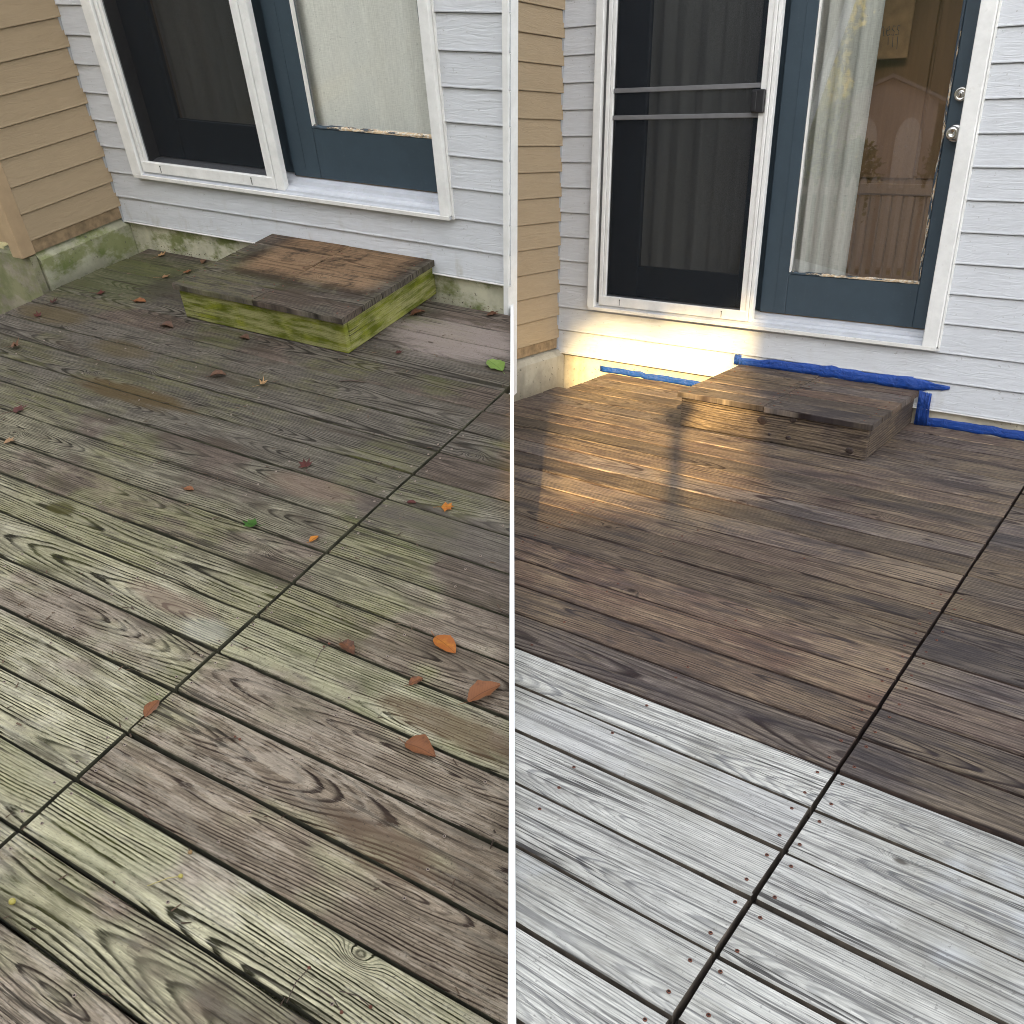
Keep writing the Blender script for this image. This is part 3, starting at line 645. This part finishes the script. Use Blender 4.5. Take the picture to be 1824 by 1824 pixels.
for ch in 'kindness':
    for st in strokes[ch]:
        MB().tube([(x0+a*sc_, .5585, 1.70+b*sc_*1.3+.0*a) for a, b in st], .0016, 5).obj('letter', M_track, pq)
    x0 += {'k': .62, 'i': .36, 'n': .66, 'd': .70, 'e': .54, 's': .48}[ch]*sc_*1.12
for i in range(3): MB().tube([(1.50+i*.022, .5585, 1.695), (1.50+i*.022+.004, .5585, 1.66-.01*i)], .0014, 5).obj('letter', M_track, pq)

# ------------------------------------------------------------------ step boxes
def step(M, us, v1, h, joint, mats, label, knots=()):
    a, b = us; r = empty('step_box', M); tag(r, label, 'step'); mtop, mris, mside = mats(r)
    th = .026; ov = .014; nrow = 5; wd = v1/nrow
    for k in range(nrow):
        for part, (x0, x1) in enumerate(((a-ov, joint-.0018), (joint+.0018, b+ov))):
            me = board_mesh(x1-x0, wd-.004, th, 900+k*2+part+int(M[0][3]*100), .0012).mesh('top_board', mtop)
            link('top_board', me, r, (x0, -(k+.5)*wd-.004, h+random.uniform(-.001, .001)))
    def panel(nm, L, H, loc, rot):
        m = MB(); m.bbox(0, L, -.012, .012, 0, H, .003); o = m.obj(nm, mside if nm == 'side_panel' else mris, r, loc); o.rotation_euler = (0, 0, rot); return o
    H = h-th-.003
    fp = panel('front_panel', b-a, H, (a, -(v1-ov-.012), .002), 0)
    panel('side_panel', v1-ov-.026, H-.001, (b-.012, -.001-(v1-ov-.026), .002), R(90)); panel('side_panel', v1-ov-.026, H-.001, (a+.012, -.001-(v1-ov-.026), .002), R(90))
    MB().box(a+.05, a+.088, -(v1-ov-.03), -.01, .01, H-.001).box((a+b)/2-.02, (a+b)/2+.02, -(v1-ov-.03), -.01, .01, H-.001).obj('bearer', M_joist, r)
    for u, z, rr in knots:
        MB().lathe([(.0001, .0030), (rr*.5, .0032), (rr*.8, .0022), (rr, -.001)], lambda x, y, c, u=u, z=z: (u-a+x*1.25, -.0118-c, z+y), 14).obj('knot', M_knot, fp, smooth=True)
    for u in (a+.03, joint-.03, joint+.03, b-.03):
        for k in range(nrow):
            for s_ in (-.25, .25): link('screw', SC_, r, (u+random.gauss(0, .004), -(k+.5+s_)*wd-.004, h+.0015))
    return r
SC_ = screw_mesh(M_screw)
step(ML, (1.085, 1.990), .652, .163, 1.537, lambda r: (mossy_wood(r, 'step top weathered wood', 1),) + (mossy_wood(r, 'step riser algae wood', 2),)*2, 'low wooden step box with bright green algae sides and bare mat imprint on top')
step(MR, (1.170, 2.022), .705, .163, 1.572, lambda r: (stained_wood(r, 'stained step top'), *(stained_wood(r, 'stained step riser', 2),)*2), 'low brown stained wooden step box with dark knots, edged with blue tape',
     [(1.565, .092, .020), (1.70, .117, .013), (1.690, .036, .011), (1.604, .036, .007), (1.955, .030, .015)])

# ------------------------------------------------------------------ masking tape
def tape(pts_b, pts_t, y, label, seed, wr=.003):
    """strip between a lower and an upper line of (u,h) points, wrinkled, stuck to the wall"""
    rg = random.Random(seed); n = 26; m = MB(); P = []
    def at(l, t):
        t *= len(l)-1; i = min(int(t), len(l)-2); f = t-i; return (l[i][0]+(l[i+1][0]-l[i][0])*f, l[i][1]+(l[i+1][1]-l[i][1])*f)
    for i in range(n+1):
        t = i/n; b = at(pts_b, t); c = at(pts_t, t); j = rg.gauss(0, .0022)
        for k in range(4):
            f = k/3; P.append((b[0]+(c[0]-b[0])*f, y(t) - abs(rg.gauss(0, wr)) - .0006, b[1]+(c[1]-b[1])*f + (j if k in (0, 3) else 0)))
    fs = [(i*4+k, i*4+4+k, i*4+5+k, i*4+k+1) for i in range(n) for k in range(3)]
    o = m.poly(P, fs).obj('masking_tape', M_tape, mw=MR, smooth=True, fix=False)
    md = o.modifiers.new('thickness', 'SOLIDIFY'); md.thickness = .0006; md.offset = 1
    tag(o, label, 'tape', 'blue masking tape around the stained deck'); return o
tape([(.30, .003), (1.165, .003)], [(.30, .036), (1.165, .040)], lambda t: .003, 'blue masking tape strip along the sunlit foundation beside the step', 1)
tape([(1.125, .164), (1.5, .164), (2.03, .162), (2.165, .186)], [(1.125, .200), (1.35, .212), (1.6, .222), (1.8, .214), (2.0, .222), (2.165, .200)], lambda t: -.014, 'long wrinkled blue masking tape on siding behind the step top, torn at one end', 2, .0028)
tape([(1.122, .164), (1.162, .164)], [(1.122, .214), (1.160, .216)], lambda t: -.0195, 'short upright blue masking tape tab at the back corner of the step', 3)
tape([(2.040, .004), (2.100, .004)], [(2.040, .168), (2.095, .155)], lambda t: -.0175, 'upright blue masking tape strip beside the step and siding end', 4, .004)
tape([(2.055, .003), (3.4, .003)], [(2.055, .046), (3.4, .044)], lambda t: .003, 'blue masking tape strip along the shaded foundation past the step', 5)

# ------------------------------------------------------------------ leaves, twigs and berries on the mossy deck
M_lf = {'rust': leafmat('rust leaf', (.24, .095, .038), (.09, .040, .022)), 'tan': leafmat('tan leaf', (.40, .24, .11), (.28, .15, .07)), 'red': leafmat('dark red leaf', (.10, .028, .022), (.055, .02, .016)),
        'orange': leafmat('orange leaf', (.50, .19, .025), (.36, .11, .02)), 'green': leafmat('green leaf', (.16, .25, .05), (.22, .30, .08), .2), 'ivy': leafmat('ivy leaf', (.04, .11, .015), (.06, .14, .02)), 'brown': leafmat('brown leaf', (.15, .075, .04), (.10, .05, .03))}
def leaf(kind, shape, u, v, L, rot, curl, label, lift=.004, fold=0.):
    rg = random.Random(label); m = MB(); P = []
    if shape == 'oval':
        n = 10; K = 5
        for i in range(n+1):
            t = i/n; w = .36*L*math.sin(math.pi*min(1, t*.97+.02))**.8*(1-.25*t) + .0006
            if 0 < i < n: w *= 1+rg.uniform(-.16, .08)
            x = (t-.5)*L; arch = curl*L*(math.sin(math.pi*t))*.6 + rg.uniform(-.01, .01)*L
            for k in range(K):
                s = (k/(K-1)-.5)*2; yy = s*w*math.cos(fold*abs(s)); z = abs(s)**1.6*w*(math.sin(fold)*.8+curl*.55) + arch*.30 + rg.uniform(0, .05)*L*abs(s)
                P.append((x, yy, max(0, z)))
        F = [(i*K+k, (i+1)*K+k, (i+1)*K+k+1, i*K+k+1) for i in range(n) for k in range(K-1)]
        m.poly(P, F); m.tube([(-.5*L, 0, P[2][2]+.0005), (-.62*L, .02*L, .001), (-.78*L, .06*L, .003)], .0007, 4)
    else:
        lobes = {'maple': (1, .55, .82, .5, .62, .45), 'star': (1, .6, .95, .6, .9, .62)}[shape]
        seq = [1, .45, .85, .42, .66, .40, .30] if shape == 'maple' else [1, .58, .95, .55, .88, .55, .6]
        ang = [0, 22, 45, 72, 98, 128, 165]
        ring = [(a, r) for a, r in zip(ang, seq)] + [(360-a, r) for a, r in list(zip(ang, seq))[:0:-1]]
        P = [(0, 0, .004)] + [(.5*L*r*math.cos(R(a))*(1+rg.uniform(-.1, .1)), .5*L*r*math.sin(R(a))*(1+rg.uniform(-.1, .1)), .003+curl*L*r*r*rg.uniform(.1, .9)) for a, r in ring]
        k = len(ring); m.poly(P, [(0, 1+i, 1+(i+1) % k) for i in range(k)]); m.tube([(-.1*L, 0, .003), (-.5*L, .05*L, .003), (-.75*L, -.04*L, .006)], .0007, 4)
    o = m.obj('fallen_leaf', M_lf[kind], mw=ML @ Matrix.Translation((u, -v, lift-.001)) @ Matrix.Rotation(R(rot), 4, 'Z'), smooth=True, fix=False)
    tag(o, label, 'leaf', 'fallen leaves on the mossy deck'); return o
LV = [('red', 'maple', .477, .605, .085, 20, .4, 'dark red crumpled leaf lying between the tan corner post and the step'),
 ('red', 'maple', .351, .772, .075, 70, .5, 'dark red crumpled leaf at the deck edge below the corner post'),
 ('red', 'maple', .419, .903, .070, 150, .5, 'dark crumpled leaf nearest the photo edge below the corner post'),
 ('rust', 'oval', .738, .597, .085, 10, .25, 'rust brown flat leaf just beside the algae green step front'),
 ('tan', 'maple', .624, .338, .085, 40, .3, 'tan brown leaf halfway along the left side of the step'),
 ('tan', 'maple', .377, .135, .085, 80, .3, 'yellowish leaf in the deck corner against the mossy foundation'),
 ('brown', 'oval', .656, .110, .055, 120, .4, 'small brown leaf at the back of the deck beside the step'),
 ('rust', 'maple', .681, .248, .080, 10, .3, 'reddish leaf close to the back corner of the step'),
 ('brown', 'oval', 1.078, .746, .085, 5, .5, 'brown curled leaf just below the front corner of the green step'),
 ('brown', 'oval', 1.488, .699, .065, 0, .5, 'small brown leaf under the middle of the green step front'),
 ('brown', 'oval', 1.628, .995, .075, 35, .6, 'dark brown curled leaf on the boards below the middle of the step'),
 ('tan', 'maple', 1.844, .980, .060, 60, 1.2, 'tan leaf standing on edge below the step'),
 ('red', 'maple', 2.177, .558, .055, 100, .5, 'dark red small leaf right of the step near its front corner'),
 ('rust', 'oval', 2.035, .215, .085, 60, .5, 'rust leaf leaning on the right side of the green step'),
 ('rust', 'maple', 2.33, .10, .10, 0, .25, 'rust brown leaf near the white divider by the house wall'),
 ('green', 'oval', 2.585, .495, .130, 150, .12, 'fresh bright green leaf beside the white divider board'),
 ('orange', 'star', 2.914, 1.343, .062, 30, .1, 'bright orange star-shaped leaf past the board seam'),
 ('ivy', 'star', 2.428, 1.667, .070, 200, .3, 'small dark green ivy leaf in the middle of the mossy deck'),
 ('orange', 'oval', 3.229, 1.831, .095, -18, .3, 'long orange leaf lying across a board gap'),
 ('rust', 'oval', 3.015, 1.950, .070, -20, .5, 'curled orange-brown leaf beside a dry sprig'),
 ('rust', 'oval', 3.233, 1.965, .045, 60, .4, 'small rust leaf stuck upright in a board gap'),
 ('rust', 'oval', 3.399, 1.923, .105, 62, .35, 'largest curled brown leaf close to the white divider'),
 ('rust', 'oval', 3.357, 2.128, .095, 0, .5, 'folded brown leaf with jagged rim pinched in a board gap'),
 ('rust', 'oval', 2.716, 2.318, .062, 100, .3, 'reddish brown leaf wedged into the long seam between boards'),
 ('red', 'maple', 1.106, 1.515, .105, 60, .25, 'dark red maple leaf with stem near the left photo edge'),
 ('tan', 'maple', 1.275, 1.675, .080, 30, .2, 'pale tan leaf at the left photo edge below a red maple leaf'),
 ('rust', 'oval', 2.106, 1.611, .045, 10, .3, 'tiny orange-brown leaf scrap left of the ivy leaf'),
 ('red', 'maple', 2.368, 1.347, .085, 140, .5, 'dark red shrivelled leaf above the ivy leaf'),
 ('orange', 'oval', 2.646, 1.638, .040, 80, .4, 'tiny orange leaf in a gap just before the seam'),
 ('brown', 'maple', .598, 1.162, .10, 30, .6, 'dark dry leaf clump at the left photo edge'),
 ('red', 'oval', 2.803, 1.367, .035, 20, .4, 'tiny dark red leaf scrap in a gap near the orange star leaf')]
for k, s, u, v, L, rot, c, lab in LV: leaf(k, s, u, v, L*.84, rot, c, lab, fold=.3 if 'curled' in lab or 'folded' in lab else .1)
M_twig = plain('dry twig', (.085, .060, .045), .8, var=.3); M_berry = plain('yellow berry', (.42, .36, .09), .45); M_straw = plain('straw stem', (.45, .38, .16), .6); M_seed = plain('brown seed', (.28, .18, .08), .6)
def bit(nm, cat, label, u, v, rot, parts, grp):
    r = empty(nm, ML @ Matrix.Translation((u, -v, .003)) @ Matrix.Rotation(R(rot), 4, 'Z')); tag(r, label, cat, grp)
    for pn, m, mt in parts: m.obj(pn, mt, r, smooth=True)
def ball(x, y, z, rr): return MB().lathe([(.0001, -rr), (rr*.7, -rr*.7), (rr, 0), (rr*.7, rr*.7), (.0001, rr)], lambda a, b, c: (x+a, y+b, z+c), 10)
G = 'dry bits on the mossy deck'
bit('twig', 'twig', 'short dark forked twig below the step corner', 2.152, .822, 20, [('stem', MB().tube([(-.05, 0, .003), (0, .004, .005), (.05, -.006, .004)], [.002, .003, .002]), M_twig), ('fork', MB().tube([(.015, .001, .005), (.035, .018, .005)], .0018), M_twig)], G)
bit('berry', 'berry', 'yellow berry with a thin straw stem on a board', 3.107, 2.604, 45, [('stem', MB().tube([(-.06, 0, .002), (-.02, .004, .004), (.0, 0, .005)], .0011), M_straw), ('fruit', ball(.004, 0, .005, .005), M_berry)], G)
bit('berry', 'berry', 'lone yellow-green berry at the lower left photo edge', 2.854, 2.796, 0, [('fruit', ball(0, 0, .006, .007), M_berry), ('stalk', MB().tube([(.0, 0, .011), (.004, .002, .016)], .001), M_straw)], G)
bit('berry', 'berry', 'small brown berry sitting over a board gap', 3.087, 2.554, 0, [('fruit', ball(0, 0, .005, .005), M_seed), ('stalk', MB().tube([(.0, 0, .009), (-.004, .003, .013)], .001), M_twig)], G)
for i, (u, v, rot, lab) in enumerate([(2.967, 1.991, 100, 'dry dark sprig with tiny buds beside the curled orange-brown leaf'), (2.946, 2.306, 30, 'dry sprig with red buds on the board right of the seam'),
                                      (3.524, 2.647, -10, 'brown stem with a seed head near the bottom of the mossy deck'), (3.562, 2.624, 5, 'shorter brown stem with seed head beside another near the bottom'), (3.455, 2.652, 95, 'long thin dry stem lying along the bottom boards')]):
    bit('dry_sprig', 'sprig', lab, u, v, rot, [('stem', MB().tube([(-.035, 0, .002), (0, .005, .004), (.03, -.002, .004)], .0010), M_twig), ('bud', ball(.031, -.002, .004, .0035), M_screw)] + ([('bud', ball(.018, .006, .004, .0028), M_screw)] if i < 2 else []), G)

lit = MB(); rg = random.Random(77)
for _ in range(420):
    row = rg.choice(rowsL); v_ = row[0] + (rg.gauss(0, .012) if rg.random() < .55 else rg.uniform(0, .145)); u_ = rg.uniform(.25, 2.36+.571*v_); a = rg.uniform(0, 3.14); l_ = rg.uniform(.003, .012); w_ = rg.uniform(.0008, .0022)
    dx, dy = math.cos(a)*l_, math.sin(a)*l_; ex, ey = -math.sin(a)*w_, math.cos(a)*w_
    lit.poly([(u_-dx-ex, -v_-dy-ey, .0022), (u_+dx-ex, -v_+dy-ey, .0035), (u_+dx+ex, -v_+dy+ey, .0022), (u_-dx+ex, -v_-dy+ey, .0035), (u_, -v_, .0045)], [(0, 1, 4), (1, 2, 4), (2, 3, 4), (3, 0, 4)])
for _ in range(260):     # crumbs along the house and round the step
    u_, v_ = (rg.uniform(.25, 2.35), abs(rg.gauss(0, .02))+.03) if rg.random() < .5 else (rg.choice((1.06, 2.0))+rg.gauss(0, .02), rg.uniform(.05, .7))
    r_ = rg.uniform(.0012, .004); lit.poly([(u_-r_, -v_, .002), (u_, -v_-r_, .002), (u_+r_, -v_, .002), (u_, -v_+r_, .002), (u_, -v_, .002+r_)], [(0, 1, 4), (1, 2, 4), (2, 3, 4), (3, 0, 4)])
o = lit.obj('leaf_litter', plain('dark litter', (.085, .055, .035), .9, var=.7, scale=9.), mw=ML, fix=False); tag(o, 'fine dark plant litter scattered over the mossy deck', 'litter', kind='stuff')

# ------------------------------------------------------------------ back yard behind the camera (seen in the door glass, and casting the shade)
def leaf_cloud(name, centers, n, size, mat, parent, mw, seed):
    rg = random.Random(seed); m = MB()
    for _ in range(n):
        c, rad = rg.choice(centers)
        while True:
            q = Vector((rg.uniform(-1, 1), rg.uniform(-1, 1), rg.uniform(-1, 1)))
            if .35 < q.length < 1: break
        p = Vector(c) + Vector((q.x*rad[0], q.y*rad[1], q.z*rad[2])); s = size*rg.uniform(.6, 1.4)
        a = Vector((rg.gauss(0, 1), rg.gauss(0, 1), rg.gauss(0, 1))).normalized(); b = a.orthogonal().normalized(); b = Matrix.Rotation(rg.uniform(0, 6.3), 3, a) @ b
        m.poly([p-a*s, p+b*s*.45, p+a*s, p-b*s*.45], [(0, 1, 2, 3)])
    return m.obj(name, mat, parent, fix=False) if mw is None else m.obj(name, mat, None, mw=mw, fix=False)
M_bark = plain('bark', (.10, .075, .05), .9, var=.4, scale=12.)
M_fol = leafmat('yellowing foliage', (.30, .32, .04), (.55, .47, .06), .5, False); M_fold = leafmat('dark foliage', (.035, .06, .018), (.06, .085, .02), .25, False)
def tree(loc, h, rad, n, size, mat, label, seed, core=False):
    rg = random.Random(seed); r = empty('tree', Matrix.Translation(loc)); tag(r, label, 'tree', 'trees in the back yard')
    t = MB().tube([(0, 0, 0), (.06, .03, h*.35), (-.05, .06, h*.7), (0, 0, h*.95)], [.16, .13, .08, .03], 9)
    for k in range(6):
        a = rg.uniform(0, 6.3); z = h*rg.uniform(.4, .75); t.tube([(0, 0, z), (math.cos(a)*rad*.4, math.sin(a)*rad*.4, z+.5), (math.cos(a)*rad*.8, math.sin(a)*rad*.8, z+.9)], [.06, .04, .015], 6)
    t.obj('trunk', M_bark, r, smooth=True)
    cs = []
    for k in range(13):
        a = rg.uniform(0, 6.3); d = rad*rg.uniform(.1, .75); s = rad*rg.uniform(.35, .55); cs.append(((math.cos(a)*d, math.sin(a)*d, h*rg.uniform(.42, .98)), (s, s, s*.8)))
    leaf_cloud('crown', cs, n, size, mat, r, None, seed)
    if core: MB().lathe([(.001, h*.16), (rad*.7, h*.24), (rad*.85, h*.5), (rad*.7, h*.8), (.001, h*.97)], lambda a, b, c: (a*(1+.15*math.sin(c*3+b)), b, c), 12).obj('inner_foliage', mat, r, smooth=True)
    return r
tree((-10.9, -2.2, GZ), 6.0, 1.7, 6000, .07, M_fol, 'tall yellowing tree at the end of the yard', 1)
for k, lab in enumerate(('dark tree farthest toward the yellowing tree', 'dark tree behind the shed toward the yellowing tree', 'dark tree straight behind the gabled shed', 'dark tree behind the shed toward the houses')):
    tree((-16.5+(k-2)*1.9, -9.0-(k-2)*2.4, GZ), 9.5+.6*(k % 2), 2.6, 5000, .17, M_fold, lab, 30+k, True)
# gabled shed with arched doors, seen reflected in the pane
sd = empty('garden_shed', Matrix.Translation((-9.6, -4.0, GZ)) @ Matrix.Rotation(math.atan2(.6, .8), 4, 'Z')); tag(sd, 'pinkish gabled garden shed with two arched doors', 'shed')
M_shed = plain('shed boards', (.34, .235, .19), .8, var=.1); M_roof = plain('shed shingles', (.20, .17, .16), .9); M_arch = plain('pale arched door', (.58, .45, .38), .7)
hw_, wh, ap = .80, 2.92, 3.24
MB().prism([(-hw_, 0), (hw_, 0), (hw_, wh), (0, ap), (-hw_, wh)], -1.0, 0, lambda x, y, z: (x, y, z)).obj('wall', M_shed, sd)
for s_ in (-1, 1): MB().prism([(s_*(hw_+.12), wh-.07), (0, ap+.02), (0, ap+.08), (s_*(hw_+.12), wh-.01)], -1.1, .12, lambda x, y, z: (x, y, z)).obj('roof', M_roof, sd)
for yc in (-.40, .34):
    pr = [(yc-.22, .05)] + [(yc+.22, .05)] + [(yc+.22*math.cos(R(a)), 2.2+.42*math.sin(R(a))) for a in range(0, 181, 15)]
    MB().prism(pr, .0, .03, lambda x, y, z: (x, y, z)).obj('arched_door', M_arch, sd)
# picket fence with rail in front of the shed
fc = empty('picket_fence', Matrix.Translation((-6.3, -1.75, GZ)) @ Matrix.Rotation(math.atan2(.6, .8), 4, 'Z')); tag(fc, 'weathered picket fence crossing the yard', 'fence')
M_pick = plain('picket wood', (.40, .32, .26), .8, var=.2)
pk = MB().poly([(0,-.045,0),(0,.045,0),(0,.045,1.68),(0,0,1.78),(0,-.045,1.68),(.02,-.045,0),(.02,.045,0),(.02,.045,1.68),(.02,0,1.78),(.02,-.045,1.68)], [(0,1,2,3,4),(9,8,7,6,5),(0,5,6,1),(1,6,7,2),(2,7,8,3),(3,8,9,4),(4,9,5,0)]).mesh('picket', M_pick)
for i in range(34): link('picket', pk, fc, (0, -2.4+i*.145, 0))
MB().box(.021, .06, -2.5, 2.6, 1.50, 1.60).obj('rail', M_pick, fc); MB().box(.021, .06, -2.5, 2.6, .30, .40).obj('rail', M_pick, fc)
hb = empty('hedge', Matrix.Translation((-19.5, -8.0, GZ)) @ Matrix.Rotation(math.atan2(.6, .8), 4, 'Z')); tag(hb, 'long boundary hedge behind the yard trees', 'hedge')
MB().bbox(-.5, .5, -16, 16, 0, 4.2, .2).obj('body', M_fold, hb)
leaf_cloud('foliage', [((.3, -14+k*2., 2.4), (.5, 1.6, 2.2)) for k in range(15)], 5000, .12, M_fold, hb, None, 41)
def shrub(x, y, rx, h, label, seed, mat=None):
    r = empty('shrub', Matrix.Translation((x, y, GZ))); tag(r, label, 'shrub', 'shrubs behind the picket fence')
    MB().tube([(0, 0, 0), (.03, .02, h*.7)], [.03, .012]).obj('stem', M_bark, r)
    leaf_cloud('foliage', [((0, 0, h*.72), (rx, rx, h*.32)), ((rx*.4, .1, h*.85), (rx*.6, rx*.6, h*.22)), ((-rx*.4, -.1, h*.8), (rx*.6, rx*.6, h*.25))], 900 if mat is None else 2600, .06, mat or M_fold, r, None, seed)
shrub(-8.2, -2.5, .5, 2.15, 'leafy shrub before the shed, the fuller one', 11); shrub(-7.5, -3.6, .4, 2.2, 'narrow leafy shrub before the shed', 12); shrub(-10.6, -2.9, 1.1, 3.4, 'sunlit yellow-green shrub beside the tall yellowing tree', 13, M_fol)
# unseen houses added to block the low sun, except through the gap between them
M_nw = plain('blocker wall', (.46, .42, .36), .8); M_nr = plain('blocker roof', (.14, .12, .11), .9)
def house(x0, x1, pv_, label):
    r = empty('sun_blocker_house', Matrix.Translation((0, -9.0, GZ)) @ Matrix.Translation((pv_, 0, 0)) @ Matrix.Rotation(math.atan2(-.187, .982), 4, 'Z') @ Matrix.Translation((-pv_+(x0+x1)/2, -2.5, 0))); tag(r, label, 'house', 'houses added to block the sun'); w = (x1-x0)/2  # unseen house, put here only to cast shade on the decks
    MB().box(-w, w, -2.5, 2.5, 0, 11.2).obj('wall', M_nw, r)
    MB().prism([(-2.9, 11.1), (2.9, 11.1), (0, 12.9)], -w-.02, w+.02, lambda x, y, z: (x, y, z)).obj('roof', M_nr, r)
    for k in range(max(1, int(w))):
        xx = -w+1.0+k*1.9
        if xx+.5 > w: break
        wd = MB().box(xx-.45, xx+.45, 2.501, 2.54, 1.4, 2.7).obj('window', M_white, r); MB().box(xx-.38, xx+.38, 2.5405, 2.545, 1.47, 2.63).obj('pane', M_black, wd)
house(-9.0, -2.41, -2.41, 'added beige sun-blocking house on the side of the gap toward the shed'); house(-1.405, 6.0, -1.405, 'added beige sun-blocking house on the far side of the gap')
TN = math.tan(R(SUN_EL)); HY = -8.6                       # ray height above the deck at the hedge: k + 8.8 tan(el)
def zk(k): return k + (-.187*-1.9 - .982*HY)*TN
zlo = zk(2.95*TN) ; zhi = zk(5.0*TN - .08)
hg = empty('hedge', Matrix.Translation((-1.91, HY, GZ))); tag(hg, 'tall clipped dark hedge added before the gap to cut the sun beam low down', 'hedge')  # unseen hedge added so its top sets the near edge of the sun patch
MB().bbox(-1.1, 1.1, -.30, .30, 0, zlo-GZ-.08, .08).obj('body', M_fold, hg)
leaf_cloud('foliage', [((-.6, 0, zlo-GZ-.13), (.6, .35, .17)), ((.6, 0, zlo-GZ-.13), (.6, .35, .17))], 1600, .05, M_fold, hg, None, 21)
tg = empty('tree', Matrix.Translation((-1.91, HY+.75, GZ))); tag(tg, 'leaning tree added to shape the sun beam, its crown closing the gap', 'tree', 'trees in the back yard')  # unseen tree added: trunk and crown trim the sun beam's left side and top
def xc(c): return (c + (HY+.75)*.187)/.982 + 1.91
e1, e2 = (xc(-.40)-.26, zk(.85)-GZ-.25), (xc(-.57)-.26, zk(1.95)-GZ-.25)
sl = (e2[0]-e1[0])/(e2[1]-e1[1])
MB().tube([(-.75, 0, 0), (-.66, 0, e1[1]-1.6), (e1[0]+sl*-.5, 0, e1[1]-.5), (e1[0], 0, e1[1]), (e2[0], 0, e2[1]), (e2[0]+sl*1.2, 0, e2[1]+1.2), (e2[0]+.3, 0, e2[1]+3.)], [.24, .24, .25, .26, .26, .25, .10], 12).obj('trunk', M_bark, tg, smooth=True)
kz = zhi-GZ
leaf_cloud('crown', [((-.5, .1, kz+.45), (.8, .6, .45)), ((.5, .1, kz+.45), (.8, .6, .45)), ((-.2, .1, kz+1.4), (1.0, .7, .6)), ((.2, .1, kz+2.2), (1.0, .7, .7)), ((0, .1, kz+3.2), (.9, .7, .8))], 7000, .10, M_fold, tg, None, 22)
MB().lathe([(.001, kz+.20), (.75, kz+.30), (.95, kz+.8), (.95, kz+2.2), (.6, kz+3.6), (.001, kz+4.)], lambda a, b, c: (a, .1+b*.5, c), 14).obj('inner_foliage', M_fold, tg, smooth=True)
# added lamp on a pole: unseen, there to cast the slim shadow on the step
PD = 5.0; lp = MR @ Vector((1.165+PD*.444, -(.70+PD*.896), 0)); lh = .09+PD*math.tan(R(SUN_EL))
gl = empty('shadow_pole', Matrix.Translation((lp.x, lp.y, GZ))); tag(gl, 'unseen added lamp on a pole behind the stained deck', 'dummy')  # unseen pole with a head, added as a shadow caster
MB().tube([(0, 0, 0), (0, 0, lh-GZ-.06)], .032, 10).obj('pole', M_black, gl, smooth=True)
MB().lathe([(.001, lh-GZ-.09), (.05, lh-GZ-.08), (.075, lh-GZ-.02), (.09, lh-GZ), (.05, lh-GZ+.03), (.001, lh-GZ+.05)], lambda a, b, c: (a, b, c), 14).obj('pole_head', M_black, gl, smooth=True)
